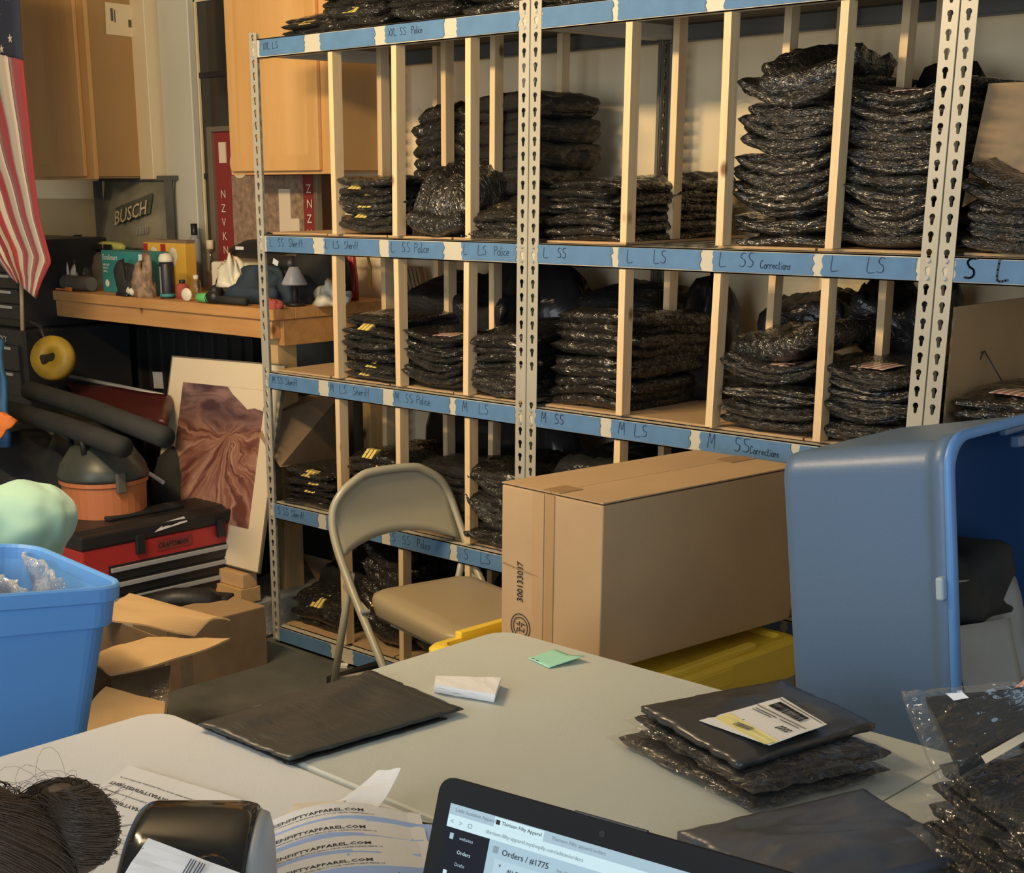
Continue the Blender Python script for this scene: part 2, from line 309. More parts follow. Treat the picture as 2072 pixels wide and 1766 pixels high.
# ------------------------------------------------------------------ writing
def text(s,size,origin,ux,uy,material,name,parent,align='LEFT',bold=0,depth=.0003,label=None,sx=1):
    cu=bpy.data.curves.new(name,'FONT'); cu.body=s; cu.size=size; cu.align_x=align; cu.extrude=depth/2; cu.offset=bold*size; cu.resolution_u=2
    ob=bpy.data.objects.new('tmp',cu); me=bpy.data.meshes.new_from_object(ob); bpy.data.objects.remove(ob)
    me.materials.clear(); ux=Vector(ux).normalized(); uy=Vector(uy).normalized(); n=ux.cross(uy)
    T=Matrix((ux*sx,uy,n)).transposed().to_4x4(); T.translation=Vector(origin)
    me.transform(T)
    rt=root_of(parent); me.transform(Matrix.Translation(-Vector(rt.location))) if not rt.get('_rot') else None
    me.name=name; return link(name,me,material,parent,label)
ST={'L':[[(0,1),(0.02,0),(.55,.02)]],'S':[[(.5,.95),(.25,1),(.08,.8),(.2,.58),(.42,.45),(.5,.22),(.3,.02),(.02,.08)]],
 'M':[[(0,0),(.12,1),(.32,.35),(.52,1),(.62,0)]],'X':[[(0,1),(.45,0)],[(.45,1),(0,0)]],'P':[[(.04,0),(.06,1)],[(.04,.95),(.4,.95),(.42,.6),(.06,.5)]],
 'C':[[(.45,.85),(.25,1),(.05,.7),(.04,.3),(.22,.02),(.46,.15)]],'o':[[(.2,.5),(.03,.3),(.12,.02),(.33,.1),(.36,.4),(.2,.5)]],
 'l':[[(.1,1),(.1,.05),(.2,.02)]],'i':[[(.1,.5),(.1,.02)],[(.1,.75),(.11,.8)]],'c':[[(.33,.45),(.12,.48),(.04,.2),(.15,.02),(.35,.08)]],
 'e':[[(.05,.25),(.33,.28),(.25,.5),(.08,.42),(.06,.1),(.35,.05)]],'r':[[(.05,.5),(.07,0)],[(.07,.35),(.2,.5),(.3,.45)]],
 't':[[(.15,.9),(.14,.05),(.28,.03)],[(.02,.6),(.3,.6)]],'n':[[(.05,.5),(.05,0)],[(.05,.38),(.2,.5),(.3,.35),(.31,0)]],
 's':[[(.28,.45),(.1,.48),(.08,.3),(.25,.2),(.22,.02),(.03,.05)]],'h':[[(.05,1),(.05,0)],[(.05,.38),(.2,.5),(.3,.35),(.31,0)]],
 'f':[[(.3,.95),(.16,.9),(.14,0)],[(.02,.55),(.28,.55)]],' ':[],'T':[[(.3,1),(.3,0)],[(0,1),(.6,1)]]}
WD={'i':.22,'l':.25,' ':.5,'L':.7,'S':.68,'M':.78,'P':.55,'C':.56,'X':.6}
def write(parent,s,x,z,h,material,y=-.0024,wid=.0013,rnd=None,name='handwriting'):
    """handwritten strokes lying on a vertical XZ surface facing -Y"""
    rnd=rnd or random.Random(len(s)*7+int(x*100)); mb=MB(); cx=x
    for ch in s:
        for st in ST.get(ch,[]):
            pts=[]
            for a,b in st: pts.append(Vector((cx+(a+rnd.uniform(-.03,.03)+b*.05)*h,y,z+(b+rnd.uniform(-.03,.03))*h)))
            if len(pts)>2:   # smooth
                q=[]
                for i in range(len(pts)-1):
                    p0=pts[max(0,i-1)];p1=pts[i];p2=pts[i+1];p3=pts[min(len(pts)-1,i+2)]
                    for k in range(4):
                        t=k/4; q.append(.5*((2*p1)+(-p0+p2)*t+(2*p0-5*p1+4*p2-p3)*t*t+(-p0+3*p1-3*p2+p3)*t**3))
                pts=q+[pts[-1]]
            for a,b in zip(pts[:-1],pts[1:]):
                d=(b-a); 
                if d.length<1e-6: continue
                d.normalize(); nx=Vector((-d.z,0,d.x))*wid/2; a2=a-d*wid*.3; b2=b+d*wid*.3
                mb.add([a2-nx,b2-nx,b2+nx,a2+nx],[(0,1,2,3)])
        cx+=WD.get(ch,.42)*h*rnd.uniform(.95,1.08)
    o=part(name,mb,material,parent,fix=False); o['kind']='stuff'; return o
# ================================================================== ROOM
YW=.71; LEDGE=.15
mb=MB().box(-3.6,6.8,-6.6,YW+.12,-.1,0); struct('floor',mb,M['concrete'])
mb=MB().box(-3.55,-.07,-1.6,YW,0.001,LEDGE); struct('trim_1',mb,M['ledge'],.012)
# back wall with a window opening
WX0,WX1,WZ0,WZ1=-1.292,-.66,1.22,2.335
mb=MB(); mb.box(-3.6,WX0,YW,YW+.12,0,2.75); mb.box(WX1,6.8,YW,YW+.12,0,2.75); mb.box(WX0,WX1,YW,YW+.12,0,WZ0); mb.box(WX0,WX1,YW,YW+.12,WZ1,2.75)
struct('wall_back',mb,M['wall'])
struct('wall_left',MB().box(-3.72,-3.6,-6.6,YW+.12,0,2.75),M['wall'])
mb=MB(); mb.box(-3.6,.9,-6.72,-6.6,0,2.75); mb.box(4.4,6.8,-6.72,-6.6,0,2.75); mb.box(.9,4.4,-6.72,-6.6,2.35,2.75); struct('wall_front',mb,M['wall'])
mb=MB(); mb.box(6.8,6.92,-6.72,-5.2,0,2.75); mb.box(6.8,6.92,-2.2,YW+.12,0,2.75); mb.box(6.8,6.92,-5.2,-2.2,2.3,2.75); struct('wall_right',mb,M['wall'])
struct('ceiling',MB().box(-3.72,6.92,-6.72,YW+.12,2.75,2.85),M['ceiling'])
# window: dark glass with glazing bars and a white casing
wn=bpy.data.objects.new('window_1',None); C.objects.link(wn); wn.location=(WX0,YW,WZ0); wn['kind']='structure'
part('glass_pane',MB().box(WX0,WX1,YW+.014,YW+.02,WZ0,WZ1),M['glassdark'],wn)
part('window_frame',MB().box(WX0,WX0+.012,YW+.001,YW+.0135,WZ0,WZ1).box(WX1-.022,WX1,YW+.001,YW+.0135,WZ0,WZ1).box(WX0,WX1,YW+.001,YW+.0135,WZ1-.022,WZ1).box(WX0,WX1,YW+.001,YW+.0135,WZ0,WZ0+.022),M['trimcream'],wn,bev=.002)
for z in (1.62,2.02): part('glazing_bar',MB().box(WX0+.012,WX1-.022,YW+.004,YW+.0135,z,z+.022),M['black'],wn)
struct('trim_2',MB().box(-1.50,-1.285,YW-.035,YW,LEDGE,2.74),M['trimwhite'],.004)
struct('trim_3',MB().box(-1.62,-1.515,YW-.09,YW,1.62,2.74),M['trimcream'],.003)
struct('trim_4',MB().box(-1.285,-.6,YW-.03,YW,2.35,2.45),M['trimwhite'],.004)
# ceiling lamp body above the room
t=thing('ceiling_lamp','long ceiling lamp in front of the shelving, out of view','lamp',(.85,-2.0,2.60))
part('lamp_housing',MB().box(.2,1.5,-2.1,-1.9,2.57,2.75),M['bulbw'],t,bev=.01)
# ================================================================== SHELVING
BW=1.181; G=.042; D=.62
UX=[0,BW+G,2*(BW+G)]         # left post centre of each unit
ZT=[2.048,1.438,.981,.524,.067]  # tops of the beams
PT=.0381
def keyhole_plate(n,w,z0,solid=()):
    """perforated steel strip in the XZ plane, cells of 38 mm with a keyhole in each"""
    bm=bmesh.new(); cells={}
    def cell():
        b=bmesh.new(); h=PT/2
        outer=[(-w/2,-h),(0,-h),(w/2,-h),(w/2,0),(w/2,h),(0,h),(-w/2,h),(-w/2,0)]
        r=.0072; zc=.006; hole=[]
        for k in range(9):
            a=R(-50+k*280/8); hole.append((r*math.cos(a),zc+r*math.sin(a)))
        hole+= [(-.0040,-.007),(-.0028,-.0115),(.0028,-.0115),(.0040,-.007)]
        es=[]
        for ring in (outer,hole):
            vs=[b.verts.new((x,0,z)) for x,z in ring]
            es+=[b.edges.new((vs[i],vs[(i+1)%len(vs)])) for i in range(len(vs))]
        bmesh.ops.triangle_fill(b,use_beauty=True,edges=es)
        me=bpy.data.meshes.new('cell'); b.to_mesh(me); b.free(); return me
    ce=cell()
    mb=MB(); V=[v.co.copy() for v in ce.vertices]; Fs=[tuple(p.vertices) for p in ce.polygons]
    for i in range(n):
        z=z0-i*PT
        if i in solid: mb.add([(-w/2,0,z-PT/2),(w/2,0,z-PT/2),(w/2,0,z+PT/2),(-w/2,0,z+PT/2)],[(0,1,2,3)])
        else: mb.add([(v.x,0,v.z+z) for v in V],Fs)
    bpy.data.meshes.remove(ce)
    return mb
HZ0=2.050   # height of the first keyhole
NH=54
base_front=keyhole_plate(NH,.038,HZ0,(26,27))
def post_mesh(front,outer):
    """angle post; front=-1 for a front post, outer=-1 flange on its left edge"""
    mb=MB(); mb.add(base_front.v,base_front.f)
    if outer: mb.add([(outer*.0185,(-x+.019)*(-front) if True else 0,z) for x,y,z in base_front.v],base_front.f)
    me=mesh('post',mb)
    return me
PM={}
for k in((-1,-1),(-1,1),(1,-1),(1,1)):
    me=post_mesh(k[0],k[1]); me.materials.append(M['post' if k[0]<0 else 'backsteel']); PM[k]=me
def jag(x0,x1,z0,z1,rnd,y=-.0012,th=.0008):
    """torn-ended strip of tape"""
    L=[];Rr=[];n=7
    for i in range(n+1):
        z=z0+(z1-z0)*i/n; L.append((x0+rnd.uniform(-.004,.004),z)); Rr.append((x1+rnd.uniform(-.005,.005),z))
    mb=MB(); N2=n+1
    vs=[(x,y,z) for x,z in L]+[(x,y,z) for x,z in Rr]; fs=[(i,N2+i,N2+i+1,i+1) for i in range(n)]
    mb.add(vs,fs); mb.add([(x,y+th,z) for x,yy,z in vs],[tuple(reversed(f)) for f in fs])
    for i in range(n): mb.f.append((i,i+1,2*N2+i+1,2*N2+i)); mb.f.append((N2+i+1,N2+i,3*N2+i,3*N2+i+1))
    mb.f.append((n,2*N2-1,4*N2-1,3*N2-1)); mb.f.append((0,2*N2,3*N2,N2))
    return mb
TAPES={ # (level,bay): [(x0,x1,text,size,xoff,bold)]
 (0,0):[(.034,.257,'XXL LS',.020,.02),(.335,.583,'',0,0),(.63,.873,'XXL SS  Police',.020,.015),(.926,1.161,'',0,0)],
 (0,1):[(1.244,1.481,'',0,0),(1.50,1.77,'',0,0),(1.824,2.09,'XXL SS',.022,.03),(2.12,2.37,'',0,0)],
 (0,2):[(2.47,2.74,'',0,0)],
 (1,0):[(.031,.272,'L  SS  Sheriff',.024,.02),(.326,.589,'L  LS  Sheriff',.022,.01),(.631,.869,'L  SS Police',.028,.012),(.945,1.159,'L   LS  Police',.026,.008)],
 (1,1):[(1.241,1.502,'L  SS',.027,.022),(1.525,1.788,'L    LS',.032,.03),(1.825,2.11,'L  SS',.034,.022),(2.136,2.375,'L    LS',.034,.025)],
 (1,2):[(2.468,2.74,'S  L',.044,.024)],
 (2,0):[(.015,.279,'M SS Sheriff',.022,.02),(.329,.591,'M  LS  Sheriff',.026,.01),(.64,.892,'M  SS Police',.027,.01),(.917,1.158,'M   LS',.03,.03)],
 (2,1):[(1.24,1.48,'M  SS',.028,.022),(1.515,1.778,'M  LS',.032,.028),(1.812,2.086,'M   SS',.036,.024),(2.107,2.37,'M   LS',.034,.03)],
 (2,2):[(2.468,2.74,'',0,0)],
 (3,0):[(.018,.255,'S SS Sheriff',.024,.02),(.295,.577,'S LS Sheriff',.024,.02),(.617,.889,'S  SS  Police',.028,.01),(.922,1.16,'S   LS',.032,.03)],
 (3,1):[(1.24,1.48,'S  SS',.028,.022),(1.515,1.778,'S  LS',.03,.02),(1.812,2.086,'',0,0),(2.107,2.37,'',0,0)],
 (4,0):[(.018,.30,'',0,0),(.42,1.16,'',0,0)],(4,1):[(1.26,2.3,'',0,0)]}
STUDS={0:[(.368,.022),(.657,.022),(.957,.022),(.327,.27),(.623,.27),(.825,.27),(.30,.545),(.87,.53)],
       1:[(1.530,.022),(1.833,.022),(2.146,.022),(1.500,.27),(1.838,.27),(2.160,.27),(1.83,.54),(2.10,.545)],
       2:[(2.76,.022),(2.76,.27)]}
unit_lab=['steel shelving unit nearest the wooden cabinets','middle steel shelving unit behind the tall cardboard box','steel shelving unit cut off by the right edge of the photo']
UNITS=[]
for u in range(3):
    x0=UX[u]; x1=x0+BW
    t=thing('shelving_unit',unit_lab[u],'shelf',(x0+BW/2,D/2,0),group='steel shelving units'); UNITS.append(t)
    org=Vector((x0+BW/2,D/2,0))
    for px_,o_ in((x0,-1),(x1,1)):
        for py_,f_ in((0,-1),(D,1)):
            o=link('post',PM[(f_,o_)],None,t); o.location=Vector((px_,py_,0))-org
            s=o.modifiers.new('solid','SOLIDIFY'); s.thickness=.0018; s.offset=0
    for lv,zt in enumerate(ZT):
        # front beam: boxy lip with a bright top edge, back beam, side beams
        for name,y0,y1 in(('front_beam',.0015,.030),('back_beam',D-.030,D-.0015)):
            mb=MB().box(x0-.016,x1+.016,y0,y0+.0025,zt-.058,zt) if y0<.1 else MB().box(x0-.016,x1+.016,y1-.0025,y1,zt-.058,zt)
            mb.box(x0-.016,x1+.016,y0,y1,zt-.003,zt).box(x0-.016,x1+.016,y0,y1,zt-.058,zt-.055)
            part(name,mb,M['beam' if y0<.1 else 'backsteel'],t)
        for xs in(x0-.012,x1-.012): part('side_beam',MB().box(xs,xs+.024,.032,D-.032,zt-.05,zt-.006),M['beam'],t)
        for xs in(x0,x1):
            for dz in(.009,.047): part('rivet',MB().tube([(xs,-.0055,zt-dz),(xs,.001,zt-dz)],[.0055,.0062],10),M['rivet'],t)
        if lv==0: part('shelf_board',MB().box(x0+.014,x1-.014,.012,D-.012,zt-.012,zt+.002),M['dark_board'],t)
        else:
            mb=MB()
            for i in range(17): mb.box(x0+.03+i*(BW-.06)/16-.0015,x0+.03+i*(BW-.06)/16+.0015,.02,D-.02,zt-.003,zt)
            for j in range(6): mb.box(x0+.014,x1-.014,.05+j*.1-.0015,.05+j*.1+.0015,zt-.006,zt-.003)
            part('wire_deck',mb,M['wire'],t)
        for k,tp in enumerate(TAPES.get((lv,u),[])):
            rnd=random.Random(lv*100+u*10+k); dz=rnd.uniform(-.001,.001)
            part('tape_label',jag(tp[0],tp[1],zt-.053+dz,zt-.004+dz,rnd),M['tape'],t,label='strip of blue masking tape'+((' reading '+' '.join(tp[2].split())) if tp[2] else ''),fix=False)
            if tp[2]:
                bold=(u==2)
                write(t,tp[2],tp[0]+tp[4],zt-.050+(.053-tp[3])/2,tp[3],M['ink_bold'] if bold else M['ink'],wid=.0045 if bold else (.0017 if u==1 else .0013))
    # extra words
    for lv in(1,2):
        if u==1: write(t,'Corrections',1.965,ZT[lv]-.042,.019,M['ink'],wid=.0014)
        if u==2 and lv==1: write(t,'S',2.635,ZT[lv]-.044,.028,M['ink'],wid=.0016)
    # pine sticks that divide the compartments
    for lv in range(4):
        zb,ztp=ZT[lv+1]+(.009 if lv<3 else .009),ZT[lv]-.058
        for k,(sx,sy) in enumerate(STUDS[u]):
            rnd=random.Random(u*1000+lv*100+k); dx=rnd.uniform(-.006,.006); lean=rnd.uniform(-.004,.004)
            hw,hd=.0105,.0185
            top=ztp if sy<.05 else ztp+.046
            if sy<.05: y0=.006
            else: y0=sy-hd
            q=[(sx+dx-hw,y0,zb),(sx+dx+hw,y0,zb),(sx+dx+hw,y0+2*hd,zb),(sx+dx-hw,y0+2*hd,zb)]
            q+=[(a+lean-dx*.6,b,top) for a,b,c in q]
            part('divider_stick',MB().hexa(q),M['pine'],t)
# ------------------------------------------------------------------ cardboard liners lying on the decks
lname=['','upper','middle','lower','bottom']
for u in(0,1,2):
    for lv in(1,2,3,4):
        xs=[UX[u]+.02+k*(BW-.04)/4 for k in range(5)]
        rnd=random.Random(u*17+lv)
        for k in range(4):
            if u==2 and k>0: continue
            if lv==1 and u==1 and k==1: continue       # bare wire deck shows here
            a,b=xs[k]+rnd.uniform(.002,.006),xs[k+1]-rnd.uniform(.002,.006)
            y0=.032+rnd.uniform(0,.006); z=ZT[lv]+.0008; tk=.006
            mb=MB().slab(lambda p,q:(a+(b-a)*p+.004*(q-.5),y0+(D-.06)*q,z+.0008*noise.noise((p*3+u,q*3+k,lv))+.0009),6,6,(0,0,tk))
            solo('cardboard_sheet',mb,M['card'],'cardboard sheet lining %s compartment of the %s shelf, %s unit'%(['the leftmost','the second','the third','the rightmost'][k],lname[lv],['left','middle','right'][u]),'cardboard','cardboard liner sheets on the shelves')
# ================================================================== POLYBAGGED SHIRTS
def pk_mesh(seed,U=0,droop=0,rug=1.0,nu=18,nv=22):
    """unit package (-.5..+.5 in x and y, 0..1 in z): soft folded bundle with creases"""
    rnd=random.Random(seed); o=Vector((seed*3.1,seed*1.7,seed*.9)); mb=MB()
    def f(s):
        def g(a,b):
            x=-.5*math.cos(math.pi*a); y=-.5*math.cos(math.pi*b); ex=min(1,2*abs(x)); ey=min(1,2*abs(y))
            p=max(0,(1-ex**9))*max(0,(1-ey**10)); prof=p**.42
            n1=noise.noise(Vector((x*3,y*3,0))+o); n2=noise.noise(Vector((x*9,y*4,2))+o)
            rid=1-abs(noise.noise(Vector((x*7+n1*2,y*5+n1,5))+o))*2
            z=.5+s*.47*(.12+.88*prof)
            z+= (U*(2*x)**2 - droop*max(0,-2*y-.2)**2 + .10*rug*n1)
            z+= prof*s*(.10*n2+.16*rug*(rid-.6)) if s>0 else 0
            bx=1+.06*rug*noise.noise(Vector((y*5,seed,s)))+.05*rug*noise.noise(Vector((y*17,seed,s)))
            by=1+.05*rug*noise.noise(Vector((x*5,seed+9,s)))+.035*rug*noise.noise(Vector((x*17,seed+4,s)))
            return Vector((x*bx,y*by,z))
        return g
    a=len(mb.v); mb.grid(f(1),nu,nv); b=len(mb.v); g=MB().grid(f(-1),nu,nv); mb.add(g.v,[tuple(reversed(q)) for q in g.f])
    idx=lambda i,j:i*(nv+1)+j
    ring=[idx(i,0) for i in range(nu+1)]+[idx(nu,j) for j in range(1,nv+1)]+[idx(i,nv) for i in range(nu-1,-1,-1)]+[idx(0,j) for j in range(nv-1,0,-1)]
    for k in range(len(ring)):
        p,q=ring[k],ring[(k+1)%len(ring)]; mb.f.append((a+q,a+p,b+p,b+q))
    return mesh('package',mb,True,True)
def skirt_mesh(seed,ext=.06,nu=60):
    """crinkled clear film margin around a package"""
    mb=MB(); L=[]
    for r in range(4):
        l=[]
        for k in range(nu):
            a=2*math.pi*k/nu; cx,sx=math.cos(a),math.sin(a); m_=max(abs(cx),abs(sx)); x,y=cx/m_*.5,sx/m_*.5
            e=1+(ext*r/3)*(.6+.8*abs(noise.noise((x*7,y*7,seed))))*2
            z=.5+.35*r/3*noise.noise((x*14,y*14,seed+r*.3))*2-.12*r/3
            l.append((x*e*.97,y*e*.97,z))
        L.append(l)
    mb.loops(L,False,False); return mesh('film',mb,True)
VAR=[pk_mesh(1),pk_mesh(2,U=.5),pk_mesh(3,U=.9),pk_mesh(4,droop=.8),pk_mesh(5,U=-.4),pk_mesh(6,U=.3,rug=1.6),pk_mesh(7,droop=.4,rug=1.5),pk_mesh(8,U=1.3,rug=1.3)]
for i,me in enumerate(VAR): me.materials.append(M['plastic_b' if i%2 else 'plastic'])
MAT_=[pk_mesh(11,rug=.8),pk_mesh(12,U=.3)]
for me in MAT_: me.materials.append(M['matteblack'])
SK=[skirt_mesh(i) for i in range(3)]
for me in SK: me.materials.append(M['film'])
def ydash():
    mb=MB()
    for k in range(4): mb.add([(-.13+.065*k,-.475,.35),(-.085+.065*k,-.475,.35),(-.085+.065*k,-.44,.98),(-.13+.065*k,-.44,.98)],[(0,1,2,3)]); 
    return mb
def ymesh():
    """yellow letter blocks on the front fold of a package"""
    mb=MB()
    for k in range(3):
        x=-.10+.07*k
        mb.hexa([(x,-.52,.50),(x+.05,-.52,.50),(x+.05,-.46,.45),(x,-.46,.45),(x+.004,-.44,1.02),(x+.052,-.44,1.02),(x+.052,-.38,1.0),(x+.004,-.38,1.0)])
    me=mesh('yellow_print',mb); me.materials.append(M['yellow_print']); return me
YM=ymesh()
def patch_mesh():
    mb=MB(); mr=[]
    for k in range(9):
        mb.slab(lambda a,b:(-.17+.34*(k+a)/9,-.44+.30*b,1.04-.18*(abs(b-.6))**2-.1*((k+a)/9-.5)**2),1,4,(0,0,.03)); 
    me=mesh('flag_patch',mb,False,True); me.materials.append(M['patch_white']); me.materials.append(M['patch_red'])
    per=len(me.polygons)//9
    for i,p in enumerate(me.polygons): p.material_index=(i//per)%2
    return me
FP=patch_mesh()
def heap(name,label,cat,x,y,z,w,d,h,m_,seed,group=None,n=16,spiky=.35,rz=0):
    """soft crumpled thing: closed lump with folds"""
    o=Vector((seed*2.3,seed,seed*5.1)); mb=MB(); L=[]
    for i in range(9):
        a=math.pi/2*i/8; l=[]
        for k in range(n*2):
            th=2*math.pi*k/(n*2); c,s=math.cos(th),math.sin(th)
            r=math.cos(a)**.55; zz=math.sin(a)
            nn=1+spiky*noise.noise(Vector((c*1.7,s*1.7,zz*1.7))+o)+.35*spiky*noise.noise(Vector((c*5,s*5,zz*5))+o)
            l.append((c*r*w/2*nn,s*r*d/2*nn,max(0,zz*h*(nn if i else 1))))
        L.append(l)
    mb.loops(L); me=mesh(name,mb,True,True); o=link(name,me,m_); o.location=(x,y,z); o.rotation_euler=(0,0,R(rz)); return tag(o,label,cat,group)
NPK=0
def package(me,x,y,z,w,d,t,rz,rx=0,ry=0,label='',group=None,yellow=False,patch=False,skirt=True,name='bagged_shirt'):
    global NPK; NPK+=1
    o=bpy.data.objects.new(name,me); C.objects.link(o)
    o.location=(x,y,z); o.scale=(w,d,t); o.rotation_euler=(R(rx),R(ry),R(rz))
    tag(o,label,'shirt',group)
    if skirt:
        s=bpy.data.objects.new('clear_film',SK[NPK%3]); C.objects.link(s); s.parent=o
    if yellow:
        s=bpy.data.objects.new('yellow_print',YM); C.objects.link(s); s.parent=o; s.location=(random.uniform(-.12,.12),0,0); s['label']='yellow lettering on the folded front'
    if patch:
        s=bpy.data.objects.new('flag_patch',FP); C.objects.link(s); s.parent=o; s['label']='faded flag patch'; s.location=(random.uniform(-.1,.1),0,0)
    return o
ORD=['','second','third','fourth','fifth','sixth','seventh','eighth','ninth','tenth','eleventh','twelfth','thirteenth','fourteenth','fifteenth','sixteenth','seventeenth','eighteenth']
def stack(where,u,k,lv,n,h,yc,w=.265,d=.36,xc=None,var=(0,1,4,5,6),yel=(),pat=(),seed=0,jx=.010,tiltx=0,z0=None,lean=0,rot=0,top=None,matte=False,rz=5,fan=0,over=1.9):
    """a pile of separately bagged shirts"""
    rnd=random.Random(seed+u*100+k*10+lv)
    xc=xc if xc is not None else UX[u]+.02+(k+.5)*(BW-.04)/4
    zb=z0 if z0 is not None else ZT[lv]+.009
    t=h/n; grp='shirts in the '+where; out=[]
    for i in range(n):
        me=(MAT_ if matte else VAR)[(i%2) if matte else rnd.choice(var)]
        x=xc+rnd.uniform(-jx,jx)+lean*i/n; y=yc+rnd.uniform(-.012,.012)
        if n==1: lab='single black bagged shirt '+where
        elif i==n-1: lab=top or 'bagged shirt topmost in the '+where
        elif i==0: lab='bagged shirt bottommost in the '+where
        else: lab='bagged shirt %s up in the '%ORD[i]+where
        if len(lab.split())>16: print('LONG',lab)
        out.append(package(me,x,y,zb+i*t-(.05*t if i else 0),w*rnd.uniform(.95,1.03),d*rnd.uniform(.95,1.03),t*over,rot+rnd.uniform(-rz,rz),tiltx+rnd.uniform(-1,1)+fan*i/n,rnd.uniform(-1.5,1.5),lab,grp if n>1 else None,i in yel,i in pat,(i%2==0)))
    return out
# upper shelf (second beam)
stack('yellow lettered pile above the L LS Sheriff tape',0,1,1,9,.155,.20,xc=.502,w=.275,var=(5,6,7,1),yel=(2,4,6,7),seed=1,d=.36)
stack('tall glossy back pile above the L SS Police tape',0,2,1,11,.37,.44,xc=.555,w=.235,d=.28,var=(4,5,6),seed=2)
stack('alone lying flat above the L SS Police tape',0,2,1,1,.035,.15,xc=.80,w=.22,d=.28,seed=3)
package(VAR[3],.755,.22,1.475,.22,.30,.17,8,14,0,'bulging slumped black bag above the L SS Police tape',None)
stack('tall matte back pile left of the middle posts',0,3,1,11,.385,.44,xc=.835,w=.27,d=.30,seed=4,matte=True)
stack('low front pile above the L LS Police tape',0,3,1,5,.09,.19,xc=1.075,w=.22,d=.34,var=(5,6,4),seed=5,fan=8)
stack('upper pile right of the middle posts',1,0,1,9,.155,.27,xc=1.365,w=.27,d=.46,var=(4,5,6),seed=6,rot=-3)
stack('upper pile at the back, second middle compartment',1,1,1,5,.15,.46,xc=1.42,w=.15,d=.24,seed=7,matte=True)
stack('tall glossy pile above the L SS Corrections tape',1,2,1,18,.36,.24,xc=1.985,w=.275,d=.38,var=(1,2,5,7,6),seed=8,fan=2)
package(VAR[5],2.00,.22,1.795,.25,.32,.07,14,-3,-14,'tilted black bag crowning the pile above the L SS Corrections tape',None,False,False)
package(VAR[6],1.93,.25,1.845,.15,.22,.05,-20,8,26,'pointed black bag corner above the tallest glossy pile',None)
stack('tall glossy pile above the right L LS tape',1,3,1,17,.33,.24,xc=2.275,w=.265,d=.38,var=(1,2,5,7),seed=9,pat=(16,))
heap('shirt_heap','crumpled dark heap behind the upper divider stick, middle unit','shirts',1.95,.50,1.449,.26,.19,.36,M['matteblack'],71,spiky=.28)
heap('shirt_heap','crumpled dark heap behind the flag patch pile','shirts',2.17,.50,1.449,.24,.19,.40,M['matteblack'],72,spiky=.28)
stack('upper front pile of the right unit',2,0,1,8,.15,.21,xc=2.60,w=.27,d=.38,var=(6,7,5),seed=10,pat=(6,),fan=4)
stack('upper back pile of the right unit',2,0,1,6,.34,.48,xc=2.56,w=.22,d=.22,seed=11,matte=True)
# middle shelf
stack('yellow lettered pile above the M LS Sheriff tape',0,1,2,12,.20,.20,xc=.52,w=.265,var=(0,5,6),yel=(0,2,3,5,9),pat=(6,),seed=20)
package(MAT_[0],.54,.40,1.20,.25,.28,.09,10,12,6,'loose black shirt over the yellow lettered pile, middle shelf',None,False,False)
stack('sagging pile above the M SS Police tape',0,2,2,10,.15,.20,xc=.81,w=.28,var=(2,7,2),seed=21,pat=(9,))
package(MAT_[1],.76,.42,1.13,.26,.28,.12,-8,10,0,'rumpled black shirt behind the sagging middle shelf pile',None)
stack('pile above the M LS tape of the left unit',0,3,2,9,.19,.22,xc=1.09,w=.245,d=.40,var=(5,6,4),seed=22)
stack('wide dark heap above the M SS tape',1,0,2,9,.24,.30,xc=1.39,w=.28,d=.50,var=(4,6,0),seed=23,fan=-3,lean=.01)
package(MAT_[0],1.30,.42,1.215,.30,.30,.08,10,5,6,'flat black shirt crowning the wide dark heap',None)
heap('shirt_heap','dark bundle behind the first middle stick, middle shelf','shirts',1.49,.47,.991,.16,.22,.30,M['matteblack'],73,spiky=.3)
stack('glossy pile above the M SS Corrections tape',1,2,2,11,.155,.22,xc=1.99,w=.275,d=.38,var=(1,5,6,7),seed=24,pat=(10,))
package(VAR[5],1.99,.24,1.165,.27,.34,.075,-6,2,-10,'tilted glossy bag crowning the M SS Corrections pile',None)
package(MAT_[0],1.84,.48,1.17,.24,.22,.13,14,6,-10,'rumpled black shirt at the back over the Corrections pile',None)
stack('fanned pile left of the right posts, middle shelf',1,3,2,12,.17,.22,xc=2.265,w=.27,d=.38,var=(2,7,5),seed=25,pat=(11,),rz=7)
package(MAT_[1],2.10,.48,1.15,.22,.22,.17,8,10,6,'dark crumpled shirt behind the fanned middle shelf pile',None)
stack('middle shelf pile of the right unit',2,0,2,7,.13,.24,xc=2.60,w=.26,d=.38,var=(6,4,0),seed=26,pat=(6,))
# lower shelf
stack('pile above the S SS Sheriff tape',0,0,3,6,.10,.21,xc=.175,w=.26,d=.37,var=(0,5,6),yel=(2,4,5),seed=30)
stack('pile above the S LS Sheriff tape',0,1,3,8,.205,.22,xc=.50,w=.25,d=.36,var=(5,6,4),yel=(5,6,7),seed=31)
stack('dark pile above the S SS Police tape',0,2,3,7,.20,.26,xc=.81,w=.26,d=.38,seed=32,matte=True)
stack('glossy pile above the S LS tape',0,3,3,9,.23,.20,xc=1.07,w=.24,d=.38,var=(5,6,7),pat=(6,),seed=33)
stack('dark lower pile right of the middle posts',1,0,3,5,.27,.30,xc=1.38,w=.27,d=.48,seed=34,matte=True)
stack('dark lower pile behind the tall cardboard box',1,1,3,4,.26,.34,xc=1.68,w=.26,d=.44,seed=35,matte=True)
